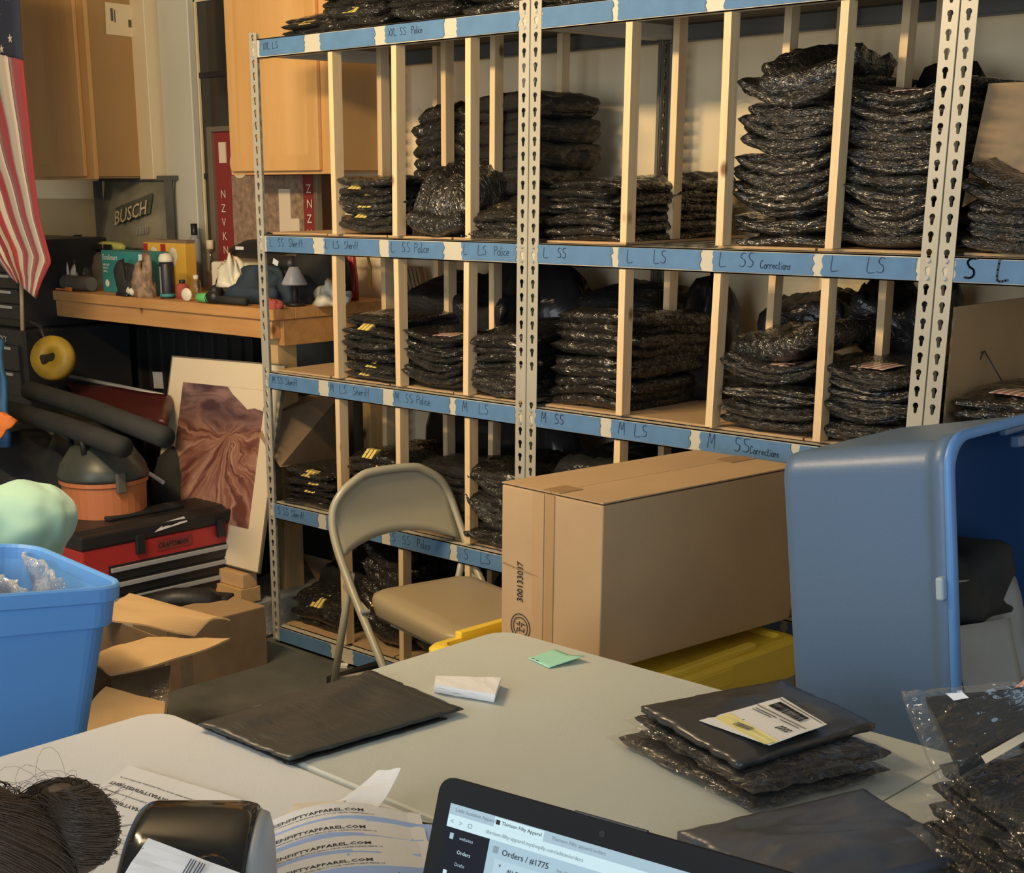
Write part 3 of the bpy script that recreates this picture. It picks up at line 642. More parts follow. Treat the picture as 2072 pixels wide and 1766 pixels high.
# bottom shelf
stack('bottom shelf pile by the leftmost post',0,0,4,4,.11,.26,xc=.17,w=.28,d=.40,var=(6,3,5),yel=(2,),seed=40)
package(MAT_[0],.16,.34,.175,.26,.30,.12,0,8,0,'slumped black shirt on the corner pile, bottom shelf',None)
stack('tall dark pile seen through the folding chair',0,1,4,8,.29,.28,xc=.51,w=.26,d=.40,var=(2,1,2),yel=(3,),seed=41)
stack('dark bottom shelf pile behind the chair seat',0,2,4,5,.17,.26,xc=.81,w=.26,d=.40,var=(6,0),seed=42)
stack('dark bottom shelf pile left of the middle posts',0,3,4,5,.31,.30,xc=1.08,w=.24,d=.40,seed=43,matte=True)
# on top of the units
stack('leftmost pile on top of the left unit',0,0,0,4,.055,.22,xc=.24,w=.27,d=.36,var=(0,6),yel=(1,),seed=50,z0=ZT[0]+.003)
stack('second pile on top of the left unit',0,1,0,9,.21,.22,xc=.46,w=.28,d=.40,var=(5,6,4),yel=(1,3,4,6),seed=51,z0=ZT[0]+.003)
stack('third pile on top of the left unit',0,2,0,9,.20,.22,xc=.75,w=.28,d=.40,var=(5,6,4),seed=52,z0=ZT[0]+.003)
stack('pile above the middle posts, left unit top',0,3,0,7,.17,.22,xc=1.04,w=.27,d=.40,var=(5,6),yel=(2,3,4),seed=53,z0=ZT[0]+.003)
stack('first pile on top of the middle unit',1,0,0,5,.11,.24,xc=1.38,w=.28,d=.40,var=(4,6),seed=54,z0=ZT[0]+.003)
stack('second pile on top of the middle unit',1,1,0,5,.11,.24,xc=1.68,w=.28,d=.40,var=(4,6),seed=55,z0=ZT[0]+.003)
heap('shirt_heap','black shirts heaped at the back of the left unit, middle shelf','shirts',.80,.50,ZT[2]+.01,.50,.20,.36,M['matteblack'],81,spiky=.2)
heap('shirt_heap','black shirts heaped at the back of the left unit, lower shelf','shirts',.66,.50,ZT[3]+.01,.78,.20,.40,M['matteblack'],82,spiky=.15)
heap('shirt_heap','black shirts heaped at the back of the left unit, bottom shelf','shirts',.76,.50,ZT[4]+.01,.80,.20,.42,M['matteblack'],83,spiky=.15)
heap('shirt_heap','black shirts heaped at the back of the middle unit, lower shelf','shirts',1.62,.50,ZT[3]+.01,.80,.20,.40,M['matteblack'],84,spiky=.15)
# ================================================================== LEFT SIDE: CABINETS, BENCH
YF=.39
def cabinet(x0,x1,z0,z1,label,door_x1):
    t=thing('wall_cabinet',label,'cabinet',((x0+x1)/2,YF+.16,z0),group='maple wall cabinets')
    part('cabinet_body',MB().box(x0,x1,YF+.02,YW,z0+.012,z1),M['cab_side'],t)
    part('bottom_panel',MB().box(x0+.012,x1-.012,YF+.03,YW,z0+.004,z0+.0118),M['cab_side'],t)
    part('face_frame',MB().box(x0,x1+.004,YF,YF+.0198,z0,z1),M['cab'],t,bev=.002)
    dx0,dx1=x0+.022,door_x1; a=MB()
    d=part('door',a.box(dx0,dx1,YF-.019,YF-.0005,z0+.012,z1),M['cab'],t,bev=.004)
    iw=.055
    part('door_panel',MB().hexa([(dx0+iw,YF-.0195,z0+.012+iw),(dx1-iw,YF-.0195,z0+.012+iw),(dx1-iw,YF-.0165,z0+.012+iw),(dx0+iw,YF-.0165,z0+.012+iw),
        (dx0+iw,YF-.0195,z1-.02),(dx1-iw,YF-.0195,z1-.02),(dx1-iw,YF-.0165,z1-.02),(dx0+iw,YF-.0165,z1-.02)]),M['cab'],d)
    return t
c1=cabinet(-2.135,-1.615,1.622,2.74,'maple wall cabinet at the far left beside the flag',-1.665)
p=part('sticker',MB().obox((-1.612,.575,2.262),(.0012,.16,.125),rot3(-2,0,0)),M['trimcream'],c1,label='cream sticker on the cabinet side')
for i,(y,z,h,wd) in enumerate(((.52,2.28,.05,.012),(.537,2.275,.05,.006),(.605,2.25,.03,.02),(.625,2.26,.04,.02))):
    part('sticker_print',MB().box(-1.6112,-1.6106,y,y+wd,z-h/2,z+h/2),M['darkgrey'],p)
c2=cabinet(-.66,-.085,1.632,2.74,'maple wall cabinet seen through the left shelving unit',-.125)
# open shelf strip between wall and cabinet
solo('backsplash_board',MB().box(-2.75,-1.52,YW-.018,YW-.0005,1.19,1.535),M['tan'],'tan backsplash board on the wall behind the workbench','board',bev=.002)
# workbench
t=thing('workbench','long cluttered wooden workbench on the raised slab','workbench',(-1.0,.4,LEDGE))
for k in range(6):
    y0=.10+k*.1
    part('top_plank',MB().box(-2.2,-.075,y0,y0+.0985,1.142,1.18),M['bench'],t,bev=.002)
part('front_rail',MB().box(-2.15,-.10,.112,.15,1.075,1.1405),M['bench'],t,bev=.002)
part('end_rail',MB().box(-.118,-.082,.1505,.68,1.05,1.1405),M['bench'],t,bev=.002)
part('back_rail',MB().box(-2.15,-.12,.66,.695,1.05,1.1405),M['bench'],t)
for x,y in((-.165,.1505),(-.165,.59),(-2.12,.1505),(-2.12,.59)): part('leg',MB().box(x,x+.045,y,y+.088,LEDGE,1.1405),M['bench_z'],t,bev=.002)
# under the bench
t=thing('storage_cabinet','black ribbed metal cabinet in the dark under the bench','cabinet',(-1.5,.55,LEDGE))
part('cabinet_body',MB().box(-2.05,-.72,.50,.69,LEDGE,1.03),M['black'],t,bev=.004)
for k in range(14): part('rib',MB().box(-2.0+k*.093,-1.985+k*.093,.488,.4995,LEDGE+.03,1.0),M['blackrough'],t)
solo('leaning_board',MB().box(-.70,-.20,.55,.575,LEDGE,1.04),M['darkgrey'],'dark grey board standing under the right end of the bench','board')
q=at(320,769,Y=.485); solo('paper_card',MB().obox(q,(.072,.002,.072),rot3(0,-4,0)),M['paper2'],'small pale paper card stuck on the dark cabinet','card')
solo('leaning_board',MB().hexa([(-2.36,.36,LEDGE),(-1.75,.46,LEDGE),(-1.75,.48,LEDGE),(-2.36,.38,LEDGE),(-2.36,.36,1.06),(-1.72,.46,1.06),(-1.72,.48,1.06),(-2.36,.38,1.06)]),M['greysteel'],'blue grey panel leaning under the left end of the bench','board')
# ---- things on the bench --------------------------------------------------
BZ=1.18
def boxthing(name,x0,x1,y0,y1,z0,z1,m,label,cat,rz=0,bev=.002):
    c=((x0+x1)/2,(y0+y1)/2,z0); t=thing(name,label,cat,c,(0,0,R(rz)))
    w,d,h=x1-x0,y1-y0,z1-z0
    part('carton',MB().box(-w/2,w/2,-d/2,d/2,0,h),m,t,world=False,bev=bev); return t,w,d,h
def ltext(t,s,size,x,y,z,m,name='lettering',sx=1,label=None,ux=(1,0,0),uy=(0,0,1)):
    t['_rot']=1; o=text(s,size,(x,y,z),ux,uy,m,name,t,sx=sx,label=label); del t['_rot']; return o
t,w_,d_,h_=boxthing('bulb_carton',-1.315,-.965,.20,.30,BZ,1.345,M['teal'],'teal light bulb carton lying on the bench','box',-2)
ltext(t,'EcoSmart',.030,-w_/2+.01,-d_/2-.001,h_-.036,M['bulbw'],label='white maker lettering')
for k in range(3): ltext(t,'60W LED'[:7-k],.012,-w_/2+.012,-d_/2-.001,h_-.06-k*.013,M['bulbw'])
part('white_panel',MB().box(w_/2-.065,w_/2-.012,-d_/2-.001,-d_/2-.0003,h_-.035,h_-.008),M['bulbw'],t,world=False)
part('orange_panel',MB().box(w_/2-.07,w_/2-.012,-d_/2-.001,-d_/2-.0003,h_-.058,h_-.044),M['orange2'],t,world=False)
for k,(xx,zz,ww,hh) in enumerate(((-.14,.02,.035,.03),(-.02,.075,.035,.03),(-.02,.04,.04,.028),(.0,.0005,.05,.035))): part('printed_bulb',MB().lathe([(.001,0),(ww*.4,.006),(ww*.5,hh*.6),(ww*.2,hh),(.001,hh)],(xx,-d_/2-.0012,zz),10,Matrix.Diagonal((1,.02,1)).to_3x3()),M['bulbw'],t,world=False,smooth=True)
t,w_,d_,h_=boxthing('bulb_box',-1.20,-.93,.34,.395,BZ,1.375,M['ybox'],'yellow light bulb box behind the teal carton','box',3)
part('red_panel',MB().box(-.02,.012,-d_/2-.001,-d_/2-.0003,.06,h_-.004),M['red'],t,world=False)
part('red_panel',MB().box(-w_/2+.003,-w_/2+.03,-d_/2-.001,-d_/2-.0003,h_-.05,h_-.004),M['red'],t,world=False)
for xx in(-.065,.06): part('printed_bulb',MB().lathe([(.001,0),(.012,.004),(.026,.04),(.02,.065),(.001,.075)],(xx,-d_/2-.0012,h_-.09),12,Matrix.Diagonal((1,.02,1)).to_3x3()),M['cream'],t,world=False,smooth=True)
part('lid_flap',MB().box(-w_/2,w_/2,-d_/2+.01,d_/2,h_,h_+.012),M['card_dark'],t,world=False)
def lathe_thing(name,label,cat,loc,parts):
    t=thing(name,label,cat,loc)
    for nm,prof,m_ in parts: part(nm,MB().lathe(prof,(0,0,0),24),m_,t,smooth=True,world=False)
    return t
q=at(340,604,Y=.17)
t=lathe_thing('spray_can','black and silver spray can with a cream cap','can',(q.x,q.y,BZ),[('can_body',[(.001,0),(.028,0),(.029,.004),(.029,.128),(.024,.136)],M['black']),
 ('cap',[(.027,.1365),(.028,.138),(.028,.152),(.022,.165),(.001,.170)],M['cream']),('teal_band',[(.0292,.006),(.0294,.006),(.0294,.018),(.0292,.018)],M['teal'])])
part('label_stripe',MB().grid(lambda u,v:Vector((.0295*math.sin(-.15+.3*u),-.0295*math.cos(-.15+.3*u),.02+.10*v)),4,1),M['silver'],t,world=False,fix=False)
# head torch / goggles in lime
q=at(228,497,Y=.36)
t=thing('safety_goggles','lime green safety goggles on top of the grey bag','goggles',(q.x,q.y,1.335))
part('goggle_frame',MB().tube([(-.095+.19*k/12,-.03*math.sin(math.pi*k/12),.012+.008*math.sin(math.pi*k/12)) for k in range(13)],[.010]+[.018]*11+[.010],8),M['lime'],t,smooth=True,world=False)
part('lens',MB().obox((-.035,-.048,.015),(.06,.006,.024)).obox((.035,-.048,.015),(.06,.006,.024)),M['black'],t,world=False,bev=.003)
part('strap',MB().tube([(-.1,0,.012),(-.11,.05,.0),(-.04,.09,-.0),(.06,.09,.0),(.125,.04,0),(.1,0,.012)],.008,6,.4),M['blackrough'],t,smooth=True,world=False)
heap('grey_bag','grey zip bag behind the teal carton','bag',-1.50,.40,BZ,.34,.26,.145,M['darkgrey'],3)
heap('black_cloth','black cloth heap at the left end of the bench','cloth',-1.80,.42,BZ,.26,.28,.17,M['blackrough'],4)
heap('clear_bag','crumpled clear plastic bag beside the flag','bag',-1.62,.20,BZ,.26,.18,.115,M['film2'],5,spiky=.8)
q=at(130,575,Y=.17)
heap('paper_scrap','white crumpled paper scrap in the clear bag','paper',q.x,.19,BZ+.001,.08,.06,.08,M['paper2'],6,spiky=.9)
solo('grey_tube',MB().cyl((-1.52,.155,BZ+.032),(-1.33,.16,BZ+.032),.031,.028),M['darkgrey'],'short dark grey cylinder left of the teal carton','tube',smooth=False)
solo('screwdriver',MB().tube([(-1.62,.115,BZ+.006),(-1.46,.12,BZ+.006)],.0035,8).tube([(-1.46,.12,BZ+.009),(-1.43,.12,BZ+.009)],.009,10),M['orange2'],'thin screwdriver with an orange end on the bench edge','tool')
heap('striped_rag','brown patterned rag left of the spray can','cloth',-.93,.145,BZ,.11,.07,.12,M['browncloth'],8,spiky=.5)
heap('dark_glove','dark green glove in front of the teal carton','glove',-1.04,.135,BZ,.13,.05,.10,M['blackrough'],9,spiky=.6)
q=at(265,588,Y=.125)
solo('plastic_handle',MB().tube([(q.x-.03,q.y,BZ+.01),(q.x,q.y,BZ+.026),(q.x+.02,q.y,BZ+.012)],[.010,.018,.012],10),M['cream'],'cream plastic knob in front of the teal carton','knob',smooth=True)
solo('black_pliers',MB().tube([(q.x-.07,q.y-.01,BZ+.006),(q.x-.02,q.y-.012,BZ+.006),(q.x-.005,q.y-.012,BZ+.004)],[.005,.008,.004],8),M['black'],'black pliers by the bench front edge','tool',smooth=True)
# cream tray with black drill cases
boxthing('cream_tray',-.80,-.42,.38,.60,BZ,1.31,M['cream'],'cream plastic tub at the back of the bench','tub',4,.01)
t=thing('drill_case','black power tool lying across the cream tub','tool',(-.60,.46,1.312))
part('tool_body',MB().tube([(-.16,.0,.03),(-.05,-.01,.045),(.08,0,.05),(.19,.02,.06)],[.022,.036,.038,.02],12),M['black'],t,smooth=True,world=False)
part('tool_grip',MB().tube([(.02,0,.03),(.05,-.03,.085),(.10,-.03,.10),(.16,-.01,.07)],.014,8),M['blackrough'],t,smooth=True,world=False)
part('logo_plate',MB().obox((-.06,-.047,.05),(.05,.002,.012)),M['bulbw'],t,world=False)
# headphones / goggles cluster
q=at(460,560,Y=.22)
t=thing('ear_defenders','dark ear defenders with a thin headband','headset',(q.x,q.y,BZ))
part('headband',MB().tube([(-.075*math.cos(math.pi*k/14),0,.035+.075*math.sin(math.pi*k/14)) for k in range(15)],.0045,6),M['blackrough'],t,smooth=True,world=False)
for s in(-1,1): part('ear_cup',MB().lathe([(.001,-.02),(.024,-.016),(.028,0),(.024,.016),(.001,.02)],(s*.075,0,.032),14,rot3(0,90,0)),M['black'],t,smooth=True,world=False)
q=at(475,555,Y=.33); solo('blue_tape_roll',MB().lathe([(.035,0),(.048,0),(.048,.036),(.035,.036),(.035,0)],(q.x,.33,BZ+.05),24),M['blueband'],'dark blue roll in the middle of the bench clutter','tape',smooth=False,loc=(q.x,.33,BZ+.05))
heap('glove_pile','dark heap of gloves under the blue roll','gloves',q.x,.33,BZ,.16,.12,.052,M['darkgrey'],12)
def bottle(name,label,px,y,r,h,m_,capm,Y=None):
    q=at(px,y,Y=Y); t=lathe_thing(name,label,'bottle',(q.x,q.y,BZ),[('bottle_body',[(.001,0),(r,0),(r,h*.7),(r*.5,h*.82)],m_),('bottle_cap',[(r*.45,h*.82),(r*.5,h*.83),(r*.5,h),(.001,h)],capm)]); return t
bottle('clear_bottle','small clear bottle behind the green marker',398,600,.02,.085,M['film2'],M['cream'],.26)
bottle('red_bottle','short brown red bottle right of the spray can',370,598,.024,.07,M['redcloth'],M['black'],.2)
bottle('grey_bottle','upright grey spray bottle against the window casing',393,470,.028,.26,M['grey'],M['black'],.62)
bottle('clear_jug','tall clear jug in front of the dark window',425,500,.03,.20,M['film2'],M['cream'],.55)
q=at(380,594,Y=.13); solo('white_disc',MB().lathe([(.001,-.004),(.022,-.004),(.024,0),(.022,.004),(.001,.004)],(q.x,.125,BZ+.025),20,rot3(90,0,20)),M['cream'],'white round disc standing on the bench edge','disc',smooth=True)
q=at(413,598,Y=.125)
t=thing('green_marker','bright green cylinder lying on the bench edge','marker',(q.x,.125,BZ))
part('barrel',MB().tube([(-.04,0,.018),(-.03,0,.018),(.04,0,.02)],[.011,.017,.017],12),M['greenp'],t,smooth=True,world=False)
part('black_collar',MB().tube([(.04,0,.024),(.085,0,.024)],[.022,.022],12),M['black'],t,smooth=True,world=False)
q=at(450,605,Y=.125)
t=thing('flashlight','black flashlight lying on the bench front edge','flashlight',(-.37,.13,BZ))
part('barrel',MB().tube([(-.08,0,.016),(.10,.005,.016)],.014,12),M['blackrough'],t,smooth=True,world=False)
part('lamp_head',MB().tube([(-.115,-.003,.02),(-.08,0,.018)],[.02,.014],12),M['black'],t,smooth=True,world=False)
heap('blue_jacket','crumpled dark blue work jacket on the bench','jacket',-.33,.27,BZ,.30,.20,.12,M['bluecloth'],14,spiky=.6)
heap('cream_glove','cream leather glove on the blue jacket','glove',-.46,.22,BZ+.055,.10,.07,.08,M['cream'],15,spiky=.8)
q=at(490,545,Y=.3)
t=thing('cordless_drill','black cordless drill lying on the dark blue jacket','drill',(-.30,.33,BZ+.09))
part('drill_body',MB().tube([(-.10,0,.045),(-.05,0,.05),(.06,0,.05),(.08,0,.05)],[.012,.028,.03,.02],12),M['black'],t,smooth=True,world=False)
part('drill_handle',MB().tube([(.03,0,.035),(.045,-.02,-.03)],[.02,.022],10),M['black'],t,smooth=True,world=False)
part('white_badge',MB().obox((0,-.03,.055),(.03,.002,.02),rot3(0,20,0)),M['bulbw'],t,world=False)
# things on the bench seen through the shelving
q=at(555,540,Y=.3)
heap('dark_tool_bag','dark teal tool bag at the right end of the bench','bag',-.20,.42,BZ,.20,.22,.20,M['blackrough'],17,spiky=.3)
t=thing('lamp_shade_tool','small lamp with a grey cone shade','lamp',(-.135,.25,BZ))
part('base',MB().lathe([(.001,0),(.035,0),(.035,.012),(.001,.014)],(0,0,0),18),M['black'],t,world=False,smooth=True)
part('pole',MB().tube([(0,0,.0145),(0,0,.075)],.007,8),M['black'],t,world=False)
part('lamp_shade',MB().lathe([(.001,.0755),(.045,.075),(.046,.08),(.018,.135),(.014,.137),(.001,.137)],(0,0,0),22),M['grey'],t,world=False,smooth=True)
q=at(640,510,Y=.45)
solo('bent_cable',MB().tube([(-.23,.45,1.40),(-.12,.45,1.41),(-.03,.45,1.405),(.03,.45,1.37),(.05,.45,1.31),(.045,.45,1.245)],.005,8),M['yreel'],'arched olive cable over the right end of the bench','cable',smooth=True)
heap('white_rag','white crumpled rag at the right end of the bench','cloth',-.05,.36,BZ,.13,.10,.07,M['cream'],18,spiky=.9)
q=at(590,603,Y=.14)
heap('red_rag','dark red rag on the right front corner of the bench','cloth',-.12,.135,BZ,.10,.05,.03,M['redcloth'],19)
heap('red_white_packet','red and white packet behind the arched cable','packet',-.19,.56,BZ+.001,.08,.05,.20,M['red'],20,spiky=.15)
# wooden box of cards between the shelves
t=thing('record_crate','brown leaning boards stacked at the wall end of the bench','boards',(.12,.60,.98+.012))
for k in range(5): part('board',MB().obox((-.06+k*.020,.045,.17),(.012,.02+.0,.30),rot3(0,-16,0)),M['card_dark'],t,world=False)
# etched sign
x0,x1,z0,z1=-1.955,-1.42,1.33,1.615
t=thing('beer_sign','etched glass BUSCH sign leaning on the wall','sign',((x0+x1)/2,.60,1.18))
part('wood_block',MB().box(x0+.05,x1-.05,.60,.66,1.18,1.33),M['darkgrey'],t)
part('sign_glass',MB().hexa([(x0,.61,z0),(x1,.61,z0),(x1,.617,z0),(x0,.617,z0),(x0,.655,z1),(x1,.655,z1),(x1,.662,z1),(x0,.662,z1)]),M['clearsign'],t)
part('sign_frame',MB().box(x0-.02,x0,.605,.64,z0,z1).box(x1,x1+.012,.605,.64,z0,z1).box(x0-.02,x1+.012,.635,.675,z1,z1+.02),M['darkgrey'],t)
nrm=Vector((0,.045,z1-z0)).normalized()
part('banner',MB().hexa([Vector((x0+.12,.608,z0+.10)),Vector((x0+.40,.608,z0+.15)),Vector((x0+.40,.6175,z0+.15)),Vector((x0+.12,.6175,z0+.10)),Vector((x0+.13,.620,z0+.17)),Vector((x0+.41,.630,z0+.235)),Vector((x0+.41,.632,z0+.235)),Vector((x0+.13,.622,z0+.17))]),M['darkgrey'],t)
text('BUSCH',.085,(x0+.135,.600,z0+.095),Vector((1,0,.2)),nrm,M['trimcream'],'lettering',t,bold=.01,label='pale BUSCH lettering')
text('1860',.05,(x0+.30,.600,z0+.055),Vector((1,0,.12)),nrm,M['ledge'],'lettering',t)
# red poster in a frame
x0,x1,z0,z1=-1.03,-.40,1.185,1.80
t=thing('framed_poster','red bordered framed poster leaning in the dark window','poster',((x0+x1)/2,.60,BZ))
part('poster_frame',MB().box(x0-.03,x0,.575,.60,z0,z1+.02).box(x1,x1+.02,.575,.60,z0,z1+.02).box(x0,x1,.575,.60,z1,z1+.02).box(x0,x1,.575,.60,z0,z0+.02),M['frame'],t,bev=.002)
part('red_sheet',MB().box(x0,x1,.590,.597,z0+.02,z1),M['redplate'],t)
part('picture',MB().box(x0+.11,x1-.075,.586,.5895,z0+.02,z1-.17),M['browncloth'],t)
part('tower_print',MB().box(x1-.22,x1-.15,.583,.5855,z0+.03,z1-.22).box(x1-.15,x1-.10,.583,.5855,z0+.03,z1-.33),M['mattecream'],t)
part('badge_print',MB().lathe([(.001,0),(.06,0),(.06,.003),(.001,.003)],(x0+.17,.585,z1-.12),20,rot3(90,0,0)),M['mattecream'],t)
part('badge_print',MB().box(x0+.035,x0+.08,.585,.5895,z1-.12,z1-.04),M['mattecream'],t)
for k in range(7): text('NZVKNZA'[k],.045,(x0+.035,.585,z0+.36-k*.055),(1,0,0),(0,0,1),M['mattecream'],'lettering',t)
for k in range(6): text('ZNZVNK'[k],.045,(x1-.055,.585,z0+.38-k*.055),(1,0,0),(0,0,1),M['mattecream'],'lettering',t)
# ================================================================== FLAG, TOOL CHEST
t=thing('flag','american flag hanging from a pale wooden pole','flag',(-1.35,.0,1.0))
FY=-.22
def ip(tab,v):
    for (a,p),(b,q) in zip(tab[:-1],tab[1:]):
        if v<=b:
            f=(v-a)/(b-a); f=f*f*(3-2*f)*.4+f*.6; return p+(q-p)*f
    return tab[-1][1]
Lx=[(0,-420),(.25,-340),(.5,-220),(.75,-100),(1,20)]; Rx=[(0,36),(.2,43),(.42,58),(.62,70),(.75,80),(.86,103),(.93,84),(1,72)]
Ly=[(0,-160),(.5,200),(1,560)]; Ry=[(0,-60),(.2,100),(.42,250),(.62,370),(.75,445),(.86,530),(.93,570),(1,604)]
def flagpt(s,c):   # s down the stripes, c across
    x=ip(Lx,s)*(1-c)+ip(Rx,s)*c; y=ip(Ly,s)*(1-c)+ip(Ry,s)*c
    yy=FY+.035*math.sin(c*9+s*3)+.02*math.sin(s*7+c*3)
    return at(x,y,Y=yy)
N_S=13
for k in range(N_S):
    c0,c1=k/N_S,(k+1)/N_S
    s0=.24 if k>=6 else 0
    mb=MB().slab(lambda a,b,c0=c0,c1=c1,s0=s0:flagpt(s0+(1-s0)*a,c0+(c1-c0)*b),40,3,(0,.003,0))
    part('stripe',mb,M['red'] if False else (M['flagred'] if k%2==0 else M['flagwhite']),t,smooth=True)
part('canton',MB().slab(lambda a,b:flagpt(.242*a,6/13+7/13*b),10,12,(0,.003,0)),M['flagblue'],t,smooth=True)
def star(c,r,n):
    pts=[]
    for i in range(10):
        a=R(90+36*i); rr=r if i%2==0 else r*.4; pts.append(Vector((c.x+rr*math.cos(a),c.y-.004,c.z+rr*math.sin(a))))
    return pts
for i in range(5):
    for j in range(5):
        p_=flagpt(.03+.048*i,.50+.10*j+(.05 if i%2 else 0))
        if .50+.10*j+(.05 if i%2 else 0)>.97: continue
        ps=star(p_,.017,5); part('star',MB().add(ps+[v+Vector((0,.001,0)) for v in ps],[tuple(range(10)),tuple(range(19,9,-1))]),M['flagwhite'],t,fix=False)
a_,b_=at(27,0,Y=-.13),at(46,668,Y=-.13); a_=a_+(a_-b_)*.15
part('flag_pole',MB().tube([b_,a_],.0085,12),M['pine'],t,smooth=True)
def drawers(t,x0,x1,y,zs,m_):
    for z0,z1 in zs:
        part('drawer',MB().box(x0,x1,y-.012,y-.0005,z0,z1),m_,t,bev=.002)
        part('drawer_handle',MB().box(x0+.03,x1-.05,y-.022,y-.0125,z1-.018,z1-.006),M['silver'],t,bev=.002)
q0=at(32,487,Y=-.05); q1=at(46,665,Y=-.05)
t=thing('tool_chest','black drawer chest beside the flag pole','tool chest',(q0.x-.3,.15,LEDGE))
zt_,zb_=q0.z,q1.z
part('chest_body',MB().box(q0.x-.62,q0.x,-.05,.38,zb_,zt_),M['black'],t,bev=.006)
zz=[at(20,v,Y=-.05).z for v in(522,552,584,614,645)]
drawers(t,q0.x-.60,q0.x-.0,-.05,[(zz[i+1]+.003,zz[i]-.001) for i in range(4)],M['black'])
part('chest_base',MB().box(q0.x-.66,q0.x+.07,-.09,.42,LEDGE,zb_-.001),M['black'],t,bev=.008)
zz=[at(40,v,Y=-.09).z for v in(700,752,800)]
drawers(t,q0.x-.63,q0.x+.03,-.09,[(zz[1]+.003,zz[0]-.001),(zz[2],zz[1]-.001)],M['black'])
text('HUSKY',.034,(at(2,694,Y=-.1).x-.07,-.0925,at(10,692,Y=-.1).z),(1,0,0),(0,0,1),M['silver'],'lettering',t,bold=.02)
# ================================================================== FLOOR CLUTTER ON THE SLAB
t=thing('extension_reel','yellow plastic reel hanging beside the tool chest','reel',tuple(at(105,755,Y=-.12)))
c=at(108,725,Y=-.12)
part('reel_disc',MB().lathe([(.02,-.03),(.085,-.028),(.09,0),(.085,.028),(.02,.03),(.02,-.03)],c,26,rot3(70,0,35)),M['yreel'],t,smooth=True)
part('reel_hub',MB().cyl(c-Vector((0,.05,0)),c+Vector((0,.05,0)),.019),M['black'],t)
part('reel_hanger',MB().tube([c+Vector((-.05,.0,.06)),c+Vector((-.08,0,.12)),c+Vector((-.18,.02,.13))],.008,8),M['black'],t,smooth=True)
a=at(60,790,Y=-.32); b=at(335,885,Y=-.45)
solo('foam_roll',MB().tube([a,a*.5+b*.5+Vector((0,0,.01)),b],.036,16),M['blackrough'],'upper black foam roll slanting down to the right','roll',smooth=True)
a=at(15,828,Y=-.36); b=at(250,905,Y=-.50)
solo('foam_roll',MB().tube([a,a*.5+b*.5+Vector((0,0,.008)),b],.036,16),M['blackrough'],'lower black foam roll in front of the longer one','roll',smooth=True)
def slabquad(P,t_,n=6,amp=0,seed=0):
    P=[Vector(p) for p in P]; nn=(P[1]-P[0]).cross(P[3]-P[0]).normalized()
    return MB().slab(lambda u,v:(P[0]*(1-u)+P[1]*u)*(1-v)+(P[3]*(1-u)+P[2]*u)*v+nn*amp*noise.noise((u*3+seed,v*3,seed)),n,n,nn*t_)
heap('black_tarp','black plastic sacks piled under the foam rolls','sack',-1.05,-.22,LEDGE,1.0,.62,.56,M['black'],31,spiky=.25)
heap('rubber_mat_heap','dark rubber sheeting in the corner under the bench','sheeting',-.60,.16,LEDGE,.50,.50,.50,M['blackrough'],32,spiky=.2)
solo('red_sled',slabquad([at(130,770,Y=.10),at(345,800,Y=.05),at(330,850,Y=-.12),at(190,850,Y=-.12)],.03,8,.01),M['reddark'],'dark red plastic lid under the bench','lid',smooth=True)
solo('metal_bar',MB().tube([at(110,755,Y=.12),at(330,800,Y=.08)],.009,10),M['silver'],'thin metal bar in front of the black cabinet','bar',smooth=True)
a=at(205,905,Y=-.38); 
t=thing('shop_vacuum','orange wet vacuum with a dark domed lid','vacuum',(a.x,a.y,LEDGE))
zr=at(205,962,Y=-.38).z-LEDGE; zc=at(150,880,Y=-.38).z-LEDGE
part('tank',MB().lathe([(.001,0),(.125,0),(.135,.02),(.150,zr-.02),(.158,zr-.015),(.158,zr)],(0,0,0),32),M['orange'],t,smooth=False,world=False)
part('dome_lid',MB().lathe([(.160,zr+.001),(.163,zr+.012),(.15,zr+.05),(.11,zc-.02),(.06,zc),(.001,zc+.006)],(0,0,0),32),M['domegrey'],t,smooth=True,world=False)
part('handle',MB().tube([(.05,-.1,zc-.03),(.04,-.1,zc+.03),(-.08,-.08,zc+.035),(-.1,-.06,zc-.03)],.012,8),M['black'],t,smooth=True,world=False)
part('lid_latch',MB().obox((.158,-.03,zr),(.018,.035,.07)),M['darkgrey'],t,world=False,bev=.004)
part('sticker',MB().obox((.02,-.125,zr+.062),(.05,.002,.008),rot3(-40,0,0)),M['paper2'],t,world=False)
solo('white_stick',MB().tube([at(268,936,Y=-.15),at(330,976,Y=-.15)],.008,8),M['paper2'],'short white plastic stick left of the framed print','stick')
solo('orange_cloth',slabquad([at(-30,835,Y=-.6),at(8,833,Y=-.6),at(36,850,Y=-.55),at(-10,892,Y=-.7)],.006,6,.02),M['orange2'],'bright orange cloth at the left edge of the photo','cloth',smooth=True)
solo('blue_tarp',slabquad([at(-60,905,Y=-.55),at(22,905,Y=-.55),at(10,690,Y=-.5),at(-60,640,Y=-.5)],.02,8,.03),M['bluetarp'],'dark blue sheet hanging at the left edge of the photo','tarp',smooth=True)
heap('black_crate','black crate between the orange vacuum and the framed print','crate',-.42,-.12,LEDGE,.30,.26,.20,M['blackrough'],33,spiky=.1)
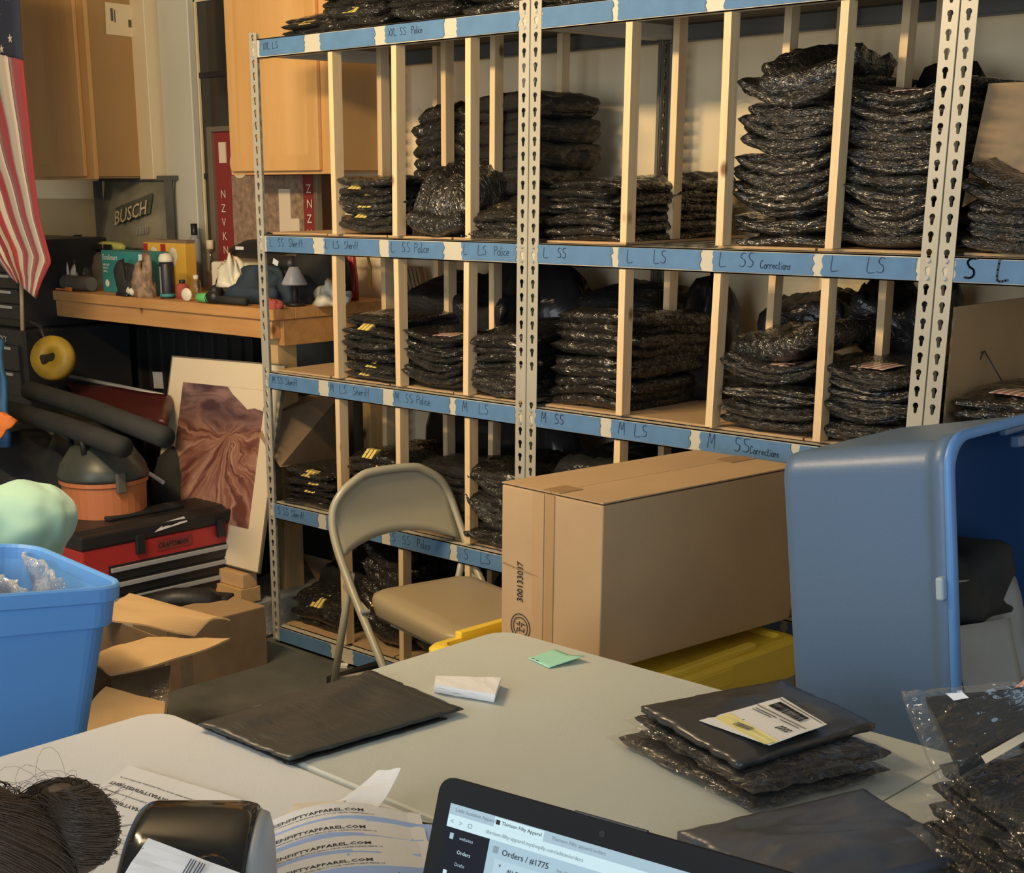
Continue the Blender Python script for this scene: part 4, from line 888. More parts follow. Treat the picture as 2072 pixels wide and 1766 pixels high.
# framed print leaning on the bench
t=thing('framed_print','framed sandstone canyon print leaning against the bench','picture',(-.36,0,.26))
TLp,TR,BL,BR=Vector((-.695,.098,.975)),Vector((-.015,.098,.995)),Vector((-.695,-.06,.262)),Vector((-.015,-.06,.270))
def AP(u,v,o=0):
    p=(BL*(1-u)+BR*u)*(1-v)+(TLp*(1-u)+TR*u)*v; n=(BR-BL).cross(TLp-BL).normalized(); return p+n*o
def pquad(u0,u1,v0,v1,o0,o1): return MB().hexa([AP(u0,v0,o1),AP(u1,v0,o1),AP(u1,v0,o0),AP(u0,v0,o0),AP(u0,v1,o1),AP(u1,v1,o1),AP(u1,v1,o0),AP(u0,v1,o0)])
part('backing_board',pquad(0,1,0,1,-.012,-.001),M['frame'],t)
part('mat_board',pquad(.006,.994,.006,.994,-.0005,.0015),M['mattecream'],t)
a=part('print_sheet',pquad(.135,.875,.20,.87,.0018,.0026),M['art'],t)
part('sky_print',MB().add([AP(.55,.869,.0032),AP(.60,.835,.0032),AP(.68,.80,.0032),AP(.74,.77,.0032),AP(.80,.78,.0032),AP(.874,.77,.0032),AP(.874,.869,.0032)],[tuple(range(7))]),M['mattecream'],t,fix=False)
part('glazing_edge',pquad(0,.006,0,1,-.012,.004),M['frame'],t); part('glazing_edge',pquad(.006,.994,.994,1,-.012,.004),M['frame'],t); part('glazing_edge',pquad(.006,.994,0,.006,-.012,.004),M['frame'],t)
# lumber offcuts
for k,(x0,x1,y0,y1,z0,z1) in enumerate(((-.55,-.07,-.10,-.01,LEDGE,LEDGE+.055),(-.50,-.075,-.085,-.02,LEDGE+.056,LEDGE+.108))):
    solo('lumber_offcut',MB().box(x0,x1,y0,y1,z0,z1),M['lumber'],['lower wooden offcut under the framed print','upper wooden offcut carrying the framed print'][k],'lumber','lumber offcuts on the slab',bev=.002)
# tool box
X0=-.22; a=at(180,1104,X=X0); b=at(481,1062,X=X0); bot=at(480,1197,X=X0); top=at(476,1022,X=X0)
y0,y1=a.y-.03,b.y; zl=(a.z+b.z)/2; zb=LEDGE; zt_=top.z
t=thing('tool_box','red and black portable tool box with three drawers','tool box',(X0-.13,(y0+y1)/2,zb))
part('box_body',MB().box(X0-.27,X0,y0,y1,zb,zl),M['red'],t,bev=.008)
prof=[(X0+.006,zl+.0005),(X0+.008,zl+.05),(X0-.02,zt_-.012),(X0-.05,zt_),(X0-.22,zt_),(X0-.26,zt_-.02),(X0-.275,zl+.0005)]
L=[[(x,y,z) for x,z in prof] for y in(y0-.005,y1+.005)]
part('lid',MB().loops(L),M['black'],t,bev=.008)
part('carry_handle',MB().box(X0-.17,X0-.10,y0+.18,y1-.16,zt_+.0005,zt_+.014),M['blackrough'],t,bev=.005)
part('drawer_recess',MB().box(X0-.004,X0+.002,y0+.10,y1-.055,zb+.035,zl-.070),M['black'],t)
hh=(zl-.070-zb-.035)/3
for k in range(3):
    za=zb+.035+k*hh
    d=part('drawer',MB().box(X0+.0022,X0+.007,y0+.103,y1-.058,za+.003,za+hh-.003),M['black'],t,bev=.001)
    part('drawer_handle',MB().box(X0+.0072,X0+.016,y0+.103,y1-.058,za+hh-.022,za+hh-.006),M['grey'],d,bev=.002)
for yy in(y0+.21,y1-.10):
    part('latch',MB().box(X0+.001,X0+.016,yy,yy+.035,zl-.045,zl+.022),M['black'],t,bev=.003)
part('name_plate',MB().box(X0+.0005,X0+.0025,y0+.30,y0+.45,zl-.052,zl-.012),M['redplate'],t)
text('CRAFTSMAN',.026,(X0+.0032,y0+.306,zl-.042),(0,1,0),(0,0,1),M['print'],'lettering',t,bold=.02,label='black CRAFTSMAN lettering',sx=.85)
part('peeled_sticker',slabquad([(X0+.0085,y0+.29,zl+.02),(X0+.0085,y0+.43,zl+.035),(X0+.002,y0+.42,zl+.055),(X0+.003,y0+.34,zl+.048)],.001,4,.002),M['paper2'],t)
# black tool bag lying in front of the tool box
q=at(385,1225,Z=LEDGE+.04)
t=thing('cordless_tool','black cordless tool lying in front of the tool box','tool',(q.x,q.y,LEDGE))
part('tool_body',MB().tube([q+Vector((-.12,-.14,.01)),q+Vector((-.03,-.04,.025)),q+Vector((.04,.05,.02)),q+Vector((.06,.09,.0))],[.028,.042,.045,.03],12),M['black'],t,smooth=True)
part('battery',MB().obox(q+Vector((.05,.10,-.0)),(.07,.07,.06),rot3(0,0,30)),M['blackrough'],t,bev=.006)
# ---- cardboard on the lower floor
def flapbox(name,label,x0,x1,y0,y1,z0,z1,m_,flaps,rz=0,group=None,open_=True):
    c=Vector(((x0+x1)/2,(y0+y1)/2,z0)); t=thing(name,label,'box',c,(0,0,R(rz)),group); w,d,h=(x1-x0)/2,(y1-y0)/2,z1-z0; k=.005
    for nm,q in(('side_panel',(-w,w,-d,-d+k)),('side_panel',(-w,w,d-k,d)),('side_panel',(-w,-w+k,-d+k,d-k)),('side_panel',(w-k,w,-d+k,d-k))): part(nm,MB().box(q[0],q[1],q[2],q[3],0,h),m_,t,world=False)
    part('bottom_panel',MB().box(-w+k,w-k,-d+k,d-k,0,k),m_,t,world=False)
    return t
t=flapbox('cardboard_box','closed brown cardboard box beside the left shelf post',-.04,.165,-.58,-.175,0,.205,M['card_dark'],0)
part('top_flap',MB().box(-.1025,.1025,-.2025,-.002,.2052,.2095),M['card'],t,world=False); part('top_flap',MB().box(-.1025,.1025,.002,.2025,.2052,.2095),M['card'],t,world=False)
part('packing_tape',MB().box(.1028,.1034,-.16,-.11,0,.204),M['film2'],t,world=False)
# open box with big curling flaps
t=thing('cardboard_box','open cardboard box with wide curling flaps behind the blue bin','box',(.5,-1.15,0))
bx0,bx1,by0,by1,bz=.24,.74,-1.42,-.98,.40
for q in((bx0,bx1,by0,by0+.005),(bx0,bx1,by1-.005,by1),(bx0,bx0+.005,by0+.005,by1-.005),(bx1-.005,bx1,by0+.005,by1-.005)): part('side_panel',MB().box(*q,0,bz),M['card_dark'],t)
part('bottom_panel',MB().box(bx0+.005,bx1-.005,by0+.005,by1-.005,0,.005),M['card_dark'],t)
def flap(P,amp,curl,seed,m_=None,lab=None):
    P=[Vector(p) for p in P]; nn=Vector((0,0,1))
    f=lambda u,v:(P[0]*(1-u)+P[1]*u)*(1-v)+(P[3]*(1-u)+P[2]*u)*v+nn*(curl*math.sin(math.pi*u)*(v**1.3)+amp*noise.noise((u*3+seed,v*3,seed)))
    part('box_flap',MB().slab(f,14,10,(0,0,.005)),m_ or M['card_light'],t,smooth=False,label=lab)
flap([at(190,1250,Z=.42),at(262,1203,Z=.44),at(466,1257,Z=.40),at(395,1287,Z=.36)],.006,.025,1)
flap([at(170,1330,Z=.42),at(300,1292,Z=.42),at(466,1294,Z=.42),at(225,1368,Z=.42)],.006,-.012,2)
flap([at(130,1480,Z=.37),at(215,1392,Z=.40),at(335,1425,Z=.38),at(330,1500,Z=.36)],.006,.01,3)
part('inner_wall',slabquad([at(225,1375,Z=.36),at(345,1345,Z=.37),at(338,1440,Z=.30),at(225,1440,Z=.30)],.004,6,.004),M['card_dark'],t)
part('packing_tape',slabquad([at(300,1350,Z=.38)+Vector((.01,-.01,0)),at(345,1345,Z=.38)+Vector((.01,-.01,0)),at(340,1440,Z=.30)+Vector((.01,-.01,0)),at(310,1430,Z=.31)+Vector((.01,-.01,0))],.001,6,.004),M['film2'],t)
# old cardboard leaning inside the lower left compartment
solo('cardboard_sheet',MB().add([at(523,880,Y=.03),at(567,945,Y=.03),at(700,930,Y=.42),at(700,785,Y=.42),at(620,800,Y=.30),at(556,838,Y=.10)]+[p+Vector((.004,.003,0)) for p in (at(523,880,Y=.03),at(567,945,Y=.03),at(700,930,Y=.42),at(700,785,Y=.42),at(620,800,Y=.30),at(556,838,Y=.10))],[(0,1,2,3,4,5),(11,10,9,8,7,6)]+[(i,6+i,6+(i+1)%6,(i+1)%6) for i in range(6)]),M['card_dark'],'old cardboard piece poking out of the lower left shelf compartment','cardboard')
solo('cardboard_sheet',slabquad([at(610,1120,Y=.25),at(690,1140,Y=.25),at(720,1200,Y=.28),at(650,1190,Y=.28)],.004,4),M['card_dark'],'dark cardboard scrap leaning in the bottom left compartment','cardboard')
# right unit: cardboard pieces and the white ties
solo('cardboard_sheet',slabquad([at(1948,420,Y=.10),at(2110,330,Y=.14),at(2110,165,Y=.20),at(2002,170,Y=.16)],.005,4),M['card'],'tilted cardboard sheet standing in the upper right compartment','cardboard')
q=at(1925,622,X=2.452); solo('cardboard_sheet',MB().box(2.448,2.453,.05,.56,.992,q.z),M['card'],'tall cardboard sheet standing against the right posts, right unit middle shelf','cardboard',bev=.001)
solo('cable_tie',MB().tube([at(1965,765,Y=.2),at(1985,712,Y=.2),at(1992,710,Y=.2),at(2027,770,Y=.2)],.0016,6).tube([at(1984,762,Y=.22),at(1982,730,Y=.2),at(1990,712,Y=.2)],.0016,6),M['black'],'thin black wire loop above the middle shelf pile, right unit','wire',smooth=True)
# ================================================================== MIDDLE: CHAIR, BOX, TOTES
t=thing('folding_chair','beige metal folding chair with tan padded seat facing right','chair',(1.204,-.25,0),(0,0,R(-12.2)))
def sm(pts,n=5):
    pts=[Vector(p) for p in pts]; q=[]
    for i in range(len(pts)-1):
        p0=pts[max(0,i-1)];p1=pts[i];p2=pts[i+1];p3=pts[min(len(pts)-1,i+2)]
        for k in range(n):
            s=k/n; q.append(.5*((2*p1)+(-p0+p2)*s+(2*p0-5*p1+4*p2-p3)*s*s+(-p0+3*p1-3*p2+p3)*s**3))
    return q+[pts[-1]]
W2=.222
def fx(z): return .14-.92*z if z<.52 else (-.3384-.55*(z-.52)+.0*z if z<.64 else -.4044-.05*(z-.64))     # line of the main tube
hp=[(0,W2),(.30,W2),(.46,W2),(.58,W2),(.66,W2-.012),(.715,W2-.045),(.752,W2-.10),(.768,.07)]
pts=[(fx(z),-y,z) for z,y in hp]+[(fx(z),y,z) for z,y in reversed(hp)]
part('front_frame',MB().tube([pts[0]]+sm(pts[1:-1],6)+[pts[-1]],.0125,12),M['chair'],t,smooth=True,world=False)
for s in(-1,1):
    part('rear_leg',MB().tube([(-.318,s*.20,.49),(-.482,s*.20,.0)],.0115,12),M['chair'],t,smooth=True,world=False)
    part('foot_cap',MB().tube([(-.477,s*.20,.014),(-.4815,s*.20,.0)],.0135,12),M['blackrough'],t,world=False)
    part('folding_strut',MB().obox((-.275,s*.212,.425),(.15,.005,.018),rot3(0,19,0)),M['chair'],t,world=False,bev=.001)
    part('pivot_bolt',MB().cyl((-.205,s*.205,.402),(-.205,s*.232,.402),.006),M['silver'],t,world=False)
for zz,xx in((.12,-.442),(.10,.048)): part('cross_brace',MB().tube([(xx,-.2,zz),(xx,.2,zz)],.008,10),M['chair'],t,smooth=True,world=False)
def backp(u,v):
    y=(u-.5)*2*(W2-.012); top=.762 if abs(y)<.09 else .762-.115*((abs(y)-.09)/(W2-.102))**2
    bot=.535+.045*(1-(2*u-1)**2)
    z=bot+(top-bot)*v; return Vector((fx(z)-.012*(1-(2*u-1)**2)-.002,y,z))
part('backrest',MB().slab(backp,20,8,(.003,0,0)),M['chair'],t,smooth=True,world=False)
L=[]
for ins,z in((.012,.375),(.006,.385),(.001,.41),(0,.425),(.004,.440),(.018,.449),(.05,.452)):
    L.append([(x-.02+(.008 if x>0 else 0),y*(1.0 if x>0 else .93),z-(.008 if x>.15 and z>.43 else 0)) for x,y in rrect(.49-2*ins,.395-2*ins,.055)])
part('seat',MB().loops(L),M['seat'],t,smooth=True,world=False)
part('seat_pan',MB().box(-.15,.18,-.17,.17,.364,.3745),M['chair'],t,world=False,bev=.006)
# yellow lidded totes
def tote(name,label,c,w,d,h,mbody,mlid,rz=0,group=None):
    t=thing(name,label,'tote',c,(0,0,R(rz)),group)
    part('tote_body',tub(MB(),w,d,[(.05,0),(.03,.02),(.012,h-.13),(.0,h-.125),(.0,h-.11),(.01,h-.105),(.008,h-.097)],.05),mbody,t,world=False)
    part('tote_lid',tub(MB(),w+.03,d+.03,[(.0,h-.095),(0,h-.012),(.008,h-.004),(.02,h),(.035,h),(.04,h-.012),(.2,h-.012)],.04),mlid,t,world=False)
    for sx in(-1,1):
        part('lid_rib',MB().box(sx*(w/2-.01)-.012,sx*(w/2-.01)+.012,-d/2+.08,d/2-.16,h-.003,h+.014),mlid,t,world=False,bev=.004)
        part('lid_latch',MB().box(sx*(w/2+.016)-.004,sx*(w/2+.016)+.004,-.07,.07,h-.055,h-.015),mlid,t,world=False,bev=.002)
    return t
tote('storage_tote','black tote with a yellow lid under the tall cardboard box',(1.945,-.505,0),.56,.68,.553,M['black'],M['yellow'],-2,'yellow lidded totes')
tote('storage_tote','tote under the upended blue tote, hidden behind the table',(2.80,-.70,0),.46,.52,.49,M['black'],M['yellow'],0,'yellow lidded totes')
# tall cardboard box
P1,P2,P3,P4=[at(*q,Z=.95) for q in((1016,980),(1221,1024),(1618,947),(1409,915))]
dz=Vector((0,0,-.372)); t=thing('cardboard_box','tall sealed cardboard box printed 300133037 on the yellow lidded tote','box',tuple((P1+P3)/2+dz))
B=[p+dz for p in(P1,P2,P3,P4)]
part('carton',MB().hexa(B+[P1,P2,P3,P4]),M['card'],t,bev=.003)
eL=(P3-P2).normalized(); eS=(P2-P1).normalized(); up=Vector((0,0,1)); nE=eS.cross(up).normalized()  # outward normal of the end face
wS=(P2-P1).length; lL=(P3-P2).length
mid0,mid1=(P1+P2)/2,(P4+P3)/2
part('top_flap',MB().hexa([P1+up*.0035,mid0+up*.0035-eS*.001,mid1+up*.0035-eS*.001,P4+up*.0035,P1+up*.0065,mid0+up*.0065-eS*.001,mid1+up*.0065-eS*.001,P4+up*.0065]),M['card'],t)
part('top_flap',MB().hexa([mid0+up*.0035+eS*.001,P2+up*.0035,P3+up*.0035,mid1+up*.0035+eS*.001,mid0+up*.0065+eS*.001,P2+up*.0065,P3+up*.0065,mid1+up*.0065+eS*.001]),M['card'],t)
def strip(c0,along,across,wd,n_,th=.0012,off=.0008):
    a=c0-across*wd/2; b=c0+across*wd/2; return MB().hexa([a+n_*off,b+n_*off,b+along+n_*off,a+along+n_*off,a+n_*(off+th),b+n_*(off+th),b+along+n_*(off+th),a+along+n_*(off+th)])
part('packing_tape',strip(mid0+up*.0062,eL*.07,eS,.055,up),M['card_tape'],t,label='brown tape on the top end')
part('packing_tape',strip(mid1+up*.0062,eL*-.09,eS,.055,up),M['card_tape'],t,label='brown tape on the far top end')
part('packing_tape',strip(P1+eS*wS*.50,-up*.34,eS,.026,nE),M['card_tape2'],t,label='strip of tape down the end panel')
part('packing_tape',strip(P1+eS*wS*.385,-up*.372,eS,.034,nE),M['card_tape3'],t,label='faded tape strip beside the darker one')
part('end_seam',MB().hexa([P1+eS*0-up*.180+nE*.001,P1+eS*wS*.38-up*.192+nE*.001,P1+eS*wS*.38-up*.190+nE*.001,P1-up*.178+nE*.001,P1+eS*0-up*.180+nE*.0025,P1+eS*wS*.38-up*.192+nE*.0025,P1+eS*wS*.38-up*.190+nE*.0025,P1-up*.178+nE*.0025]),M['card_tape'],t)
o_=P1+eS*.072-up*.262+nE*.0016
text('300133037',.026,o_,up,-eS,M['print'],'lettering',t,bold=.012,label='black number 300133037',sx=.80)
c_=P1+eS*.066-up*.322+nE*.0016
mb=MB()
for r in(.030,.022):
    ring=[]; 
    mb.loops([[c_+(eS*math.cos(2*math.pi*k/28)+up*math.sin(2*math.pi*k/28)*1.0)*(r+q)+nE*o for k in range(28)] for q,o in((0,0),(.0022,0),(.0022,.0004),(0,.0004),(0,0))],False,False)
part('round_stamp',mb,M['print'],t)
for k in range(8): part('stamp_mark',MB().obox(c_+eS*(-.011+.0075*(k%4))+up*((.006 if k<4 else -.008)+.002*(k%2)),(.0022 if k%3 else .006,.0006,.011 if k%3 else .003),rot3(0,12,math.degrees(math.atan2(eS.y,eS.x)))),M['print'],t)
text('*',.05,c_-up*.062-eS*.012,up,-eS,M['print'],'lettering',t,bold=.02)
# upended blue tote, opening turned to the right
A=Vector((.990,.0,.135)).normalized(); Bv=Vector((-.135,0,.990)).normalized(); Cv=A.cross(Bv)  # A: opening direction, Cv: towards the camera
pA=at(1583,936,Y=-.86); TW,TD,TH=.615,.44,.335
ctr=pA-Bv*(TW/2-.015)-Cv*(TD/2-.015)
t=thing('blue_tote','large steel blue tote standing on end with its opening to the right','tote',tuple(ctr-Vector((0,0,TW/2))))
def TP(mb):  # local: x along height of the photo(up), y towards the camera, z towards the opening
    mb.v=[tuple(ctr+Bv*v[0]+Cv*v[1]+A*v[2]) for v in mb.v]; return mb
part('tote_body',TP(tub(MB(),TW+.05,TD+.04,[(.040,0),(.026,.008),(.022,.03),(.006,TH-.05),(.004,TH-.03),(-.004,TH-.028),(-.006,TH-.004),(-.002,TH),(.006,TH),(.010,TH-.01),(.014,TH-.05),(.034,.03),(.06,.012),(.10,.010)],.055,8)),M['tote'],t,smooth=True)
part('rim',TP(tub(MB(),TW+.05,TD+.04,[(-.007,TH-.003),(-.010,TH+.006),(-.004,TH+.010),(.007,TH+.010),(.009,TH+.001),(-.007,TH-.003)],.055,8,False,False)),M['toterim'],t,smooth=True)
part('inner_lining',TP(tub(MB(),TW+.05,TD+.04,[(.0115,TH-.006),(.0155,TH-.05),(.0355,.033),(.062,.0135),(.2,.0132)],.055,8,False)),M['bluein'],t,smooth=True)
q=ctr+Cv*(TD/2+.022)+A*(TH-.012)+Bv*.085
part('rim_tab',MB().obox(q,(.014,.035,.04),Matrix((A,Cv,Bv)).transposed()),M['silvertab'],t,bev=.004,label='pale worn rim tab')
part('handle_bracket',MB().obox(ctr+Bv*(TW/2+.012)+A*(TH-.02)-Cv*.06,(.016,.11,.022),Matrix((A,Cv,Bv)).transposed()),M['tote'],t,bev=.004)
part('handle_bracket',MB().obox(ctr+Bv*(TW/2-.012)+A*(TH-.005)-Cv*.06,(.02,.08,.02),Matrix((A,Cv,Bv)).transposed()),M['tote'],t,bev=.004)
def inT(a,c,b): return ctr+A*a+Cv*c+Bv*b
zb0=-TW/2+.03
heap('black_pouch','black pouch lying deep inside the upended blue tote','pouch',*inT(TH*.5,-.08,zb0+.26),.22,.28,.12,M['blackrough'],51)
for k,(P,lab) in enumerate(((( (TH-.06,.05,zb0),(TH-.02,-.16,zb0),(TH-.08,-.17,zb0+.30),(TH-.10,.04,zb0+.33)),'grey white paper sheet leaning upright inside the blue tote'),
    (((TH-.03,.12,zb0),(TH+.0,-.06,zb0),(TH-.05,-.08,zb0+.24),(TH-.07,.10,zb0+.26)),'creased paper sheet standing before the taller sheet in the tote'),
    (((TH+.01,.0,zb0),(TH+.03,-.20,zb0),(TH-.0,-.20,zb0+.10),(TH-.02,-.02,zb0+.13)),'short curled paper sheet at the mouth of the blue tote'))):
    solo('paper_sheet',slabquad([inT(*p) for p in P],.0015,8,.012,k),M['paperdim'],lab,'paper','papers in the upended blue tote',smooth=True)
# ================================================================== FOLDING TABLES
def ftable(name,label,x0,x1,y0,y1,m_,split=None,r=.05):
    t=thing(name,label,'table',((x0+x1)/2,(y0+y1)/2,0))
    w,d=x1-x0,y1-y0; cx,cy=(x0+x1)/2,(y0+y1)/2
    spans=[(x0,x1)] if not split else [(x0,split-.0015),(split+.0015,x1)]
    for i,(a,b) in enumerate(spans):
        pr=[]
        full=rrect(w,d,r,8); pts=[(min(max(x+cx,a),b),y+cy) for x,y in full]
        L=[]
        for ins,z in((.012,.693),(.003,.698),(0,.705),(0,.732),(.003,.738),(.008,.74)):
            l=[]
            for x,y in pts:
                mx,my=(a+b)/2,cy; sx=1-2*ins/(b-a); sy=1-2*ins/d
                l.append((mx+(x-mx)*(sx if not split else (sx if (abs(x-x0)<r*2 or abs(x-x1)<r*2) else 1)),my+(y-my)*sy,z))
            L.append(l)
        part('tabletop',MB().loops(L),m_,t)
        part('underframe',MB().box(a+.06,b-.06,y0+.05,y0+.075,.665,.6925).box(a+.06,b-.06,y1-.075,y1-.05,.665,.6925),M['tableedge'],t)
    for xx in(x0+.18,x1-.18):
        for yy in(y0+.09,y1-.09): part('leg',MB().tube([(xx,yy,.6645),(xx,yy,0)],.0125,10),M['grey'],t,smooth=True)
        part('leg_brace',MB().tube([(xx,y0+.103,.12),(xx,y1-.103,.12)],.010,10),M['grey'],t,smooth=True)
    return t
ftable('folding_table','grey green fold-in-half table holding the black mailers',2.105,4.05,-1.828,-1.073,M['table'],3.09)
ftable('folding_table','off-white folding table with the papers and the laptop',2.0,3.86,-2.595,-1.832,M['table_w'])
TZ=.7405
# black mailer bags on the far table
def mailer(label,P,m_,t_=.010,amp=.012,seed=0,lift=0,name='mailer_bag',n=22,group=None,wave=None):
    P=[Vector(p) for p in P]
    def f(u,v):
        p=(P[0]*(1-u)+P[1]*u)*(1-v)+(P[3]*(1-u)+P[2]*u)*v
        e=min(1,5*min(u,1-u,v,1-v)); jg=.006*noise.noise((u*11+seed,v*11,3))
        r=1-abs(noise.noise((u*4+seed,v*2.2,seed)))*2
        z=amp*(.5+.8*noise.noise((u*2.2+seed,v*2.2,seed+2)))*(.35+.65*e)+amp*.55*r*e+(wave(u,v) if wave else 0)
        return p+Vector((jg,jg,max(.0,z)+t_))
    def tv(u,v): 
        p=f(u,v); base=(P[0]*(1-u)+P[1]*u)*(1-v)+(P[3]*(1-u)+P[2]*u)*v
        return Vector((0,0,min(-.0015,-(p.z-base.z)+lift)))
    return solo(name,MB().slab(f,n,n,tv),m_,label,'mailer',group,smooth=True)
z=TZ+.001
mailer('flat black poly mailer pair across the table seam, lower one',[at(410,1472,Z=z),at(588,1548,Z=z),at(905,1455,Z=z),at(800,1395,Z=z)],M['matteblack'],.002,.004,1,group='black mailers across the table seam')
mailer('flat black poly mailer with a wrinkled flap across the table seam, upper one',[at(402,1468,Z=z+.008),at(585,1540,Z=z+.008),at(938,1437,Z=z+.008),at(752,1360,Z=z+.008)],M['mailer'],.003,.008,4,lift=.001,group='black mailers across the table seam',n=34,
   wave=lambda u,v:.004*math.sin(v*60)*max(0,(v-.86)/.14))
a,b,c,d=[at(*q,Z=TZ+.02) for q in((880,1362),(1012,1366),(1000,1400),(878,1380))]
t=thing('folded_paper','folded white paper packet near the table corner','paper',tuple((a+b+c+d)/4-Vector((0,0,.02))))
for k in range(3):
    o=Vector((.004*k,-.003*k,-.020+.0065*k+.001)); part('paper_fold',MB().slab(lambda u,v:(a*(1-u)+b*u)*(1-v)+(d*(1-u)+c*u)*v+o+Vector((0,0,.0015*noise.noise((u*4,v*4,k)))),8,3,(0,0,.005)),M['paper'],t,smooth=False)
a,b,c,d=[at(*q,Z=TZ+.001) for q in((1068,1332),(1110,1352),(1183,1338),(1122,1314))]
t=thing('sticky_note','mint green sticky note curling on the table corner','note',tuple((a+c)/2))
part('note_sheet',MB().slab(lambda u,v:(a*(1-u)+b*u)*(1-v)+(d*(1-u)+c*u)*v+Vector((0,0,.010*max(0,u-.5)*2*v+.0005)),8,8,(0,0,.0006)),M['mint'],t,smooth=True)
for k in range(2): part('pen_mark',MB().tube([a*(.82-.2*k)+b*(.13+.2*k)+d*.05+Vector((0,0,.0022)),a*(.70-.2*k)+b*(.22+.2*k)+d*.08+Vector((0,0,.0024))],.0008,5),M['ink'],t)
# labelled mailer on a bagged shirt
def fshirt(label,c,w,d,t_,rz,me,rx=0,ry=0,filmy=True,group=None,fm='film2'):
    o=package(me,c[0],c[1],c[2],w,d,t_,rz,rx,ry,label,group,False,False,False)
    if filmy:
        s=bpy.data.objects.new('clear_film',FW_[NPK%2]); C.objects.link(s); s.parent=o
    return o
def wrap_mesh(seed):
    """full crinkled clear bag around a unit package, with a free margin"""
    mb=MB(); o=Vector((seed,seed*2,seed*3))
    def g(s):
        def f(a,b):
            x=a-.5;y=b-.5; ex,ey=min(1,2*abs(x)),min(1,2*abs(y)); p=max(0,(1-ex**7))*max(0,(1-ey**7))
            rid=1-abs(noise.noise(Vector((x*6,y*6,3))+o))*2; r2=1-abs(noise.noise(Vector((x*14,y*10,7))+o))*2
            z=.5+s*(.56*p**.4+.10*p*rid+.05*p*r2)+(1-p)*.22*noise.noise(Vector((x*10,y*10,0))+o)
            k=1.13+.05*noise.noise(Vector((x*8,y*8,s))+o)
            return Vector((x*k,y*(k-.03),z))
        return f
    mb.grid(g(1),34,34); h=MB().grid(g(-1),16,16); mb.add(h.v,[tuple(reversed(q)) for q in h.f])
    me=mesh('film',mb,True); me.materials.append(M['film4']); return me
FW_=[wrap_mesh(3),wrap_mesh(8)]
NEARV=[pk_mesh(21,rug=.9,nu=30,nv=30),pk_mesh(22,U=.3,rug=1.1,nu=30,nv=30)]
M['nearbag']=mat('bagged_black_cotton',(.006,.006,.007),.7,coat=.6,coat_r=.05,spec=.3,bump=1,bump_s=3,stretch=(2,2.2,.25),bdet=2.5,bdis=2,bdist=.009)
for me in NEARV: me.materials.append(M['nearbag'])
c1_=at(1520,1530,Z=TZ+.02)
fshirt('clear bagged black shirt under the labelled mailer, lower one',(2.865,-1.33,TZ+.001),.31,.27,.024,-14,NEARV[0],group='bagged shirts under the labelled mailer')
fshirt('clear bagged black shirt directly under the labelled mailer',(2.875,-1.32,TZ+.026),.30,.26,.022,-19,NEARV[1],group='bagged shirts under the labelled mailer')
z=TZ+.050
mP=[at(1297,1442,Z=z+.01),at(1495,1560,Z=z),at(1770,1478,Z=z),at(1580,1388,Z=z+.005)]
lm=mailer('black mailer with a white shipping label and yellow slip',mP,M['mailer2'],.010,.010,9,lift=.002,n=28)
lm_loc=lm.location.copy()
def onlm(name,px,zz,m_,amp=.002):
    P=[at(*q,Z=zz) for q in px]; return P
LZ=z+.024
def lchild(name,P,m_,label=None,t_=.0007):
    mb=MB().slab(lambda u,v:(P[0]*(1-u)+P[1]*u)*(1-v)+(P[3]*(1-u)+P[2]*u)*v+Vector((0,0,.0012*noise.noise((u*3,v*3,1)))),6,6,(0,0,t_)); me=mesh(name,mb,False,True)
    me.transform(Matrix.Translation(-lm_loc)); return link(name,me,m_,lm,label)
Lp=[at(*q,Z=LZ) for q in((1415,1458),(1557,1508),(1673,1466),(1583,1411))]
lchild('shipping_label',Lp,M['paper'],'white shipping label')
Y4=[at(*q,Z=LZ+.0012) for q in((1446,1453),(1548,1506),(1575,1500),(1478,1443))]; lchild('yellow_slip',Y4,M['yellowlabel'],'yellow slip across the label')
def LPt(u,v,o=.0024): return (Lp[0]*(1-u)+Lp[1]*u)*(1-v)+(Lp[3]*(1-u)+Lp[2]*u)*v+Vector((0,0,o))
rb=random.Random(5); v0=.70
for k in range(26):
    u0=.14+k*.024; wd=rb.choice((.006,.010,.015))
    P=[LPt(u0,.74),LPt(u0+wd,.74),LPt(u0+wd,.90),LPt(u0,.90)]; lchild('barcode_bar',P,M['print'],t_=.0004)
for k,(a_,b_,v_) in enumerate(((.04,.96,.66),(.04,.96,.94),(.1,.5,.60),(.1,.45,.56),(.55,.9,.60))):
    lchild('print_line',[LPt(a_,v_),LPt(b_,v_),LPt(b_,v_+.008),LPt(a_,v_+.008)],M['darkgrey'],t_=.0004)
for k in range(4): lchild('signature_stroke',[LPt(.70+.05*k,.40),LPt(.72+.05*k,.40),LPt(.75+.05*k,.50),LPt(.735+.05*k,.50)],M['print'],t_=.0004)
for k in range(3): lchild('print_line',[LPt(.35,.12+.03*k,.004),LPt(.60,.12+.03*k,.004),LPt(.60,.13+.03*k,.004),LPt(.35,.13+.03*k,.004)],M['darkgrey'],t_=.0004)
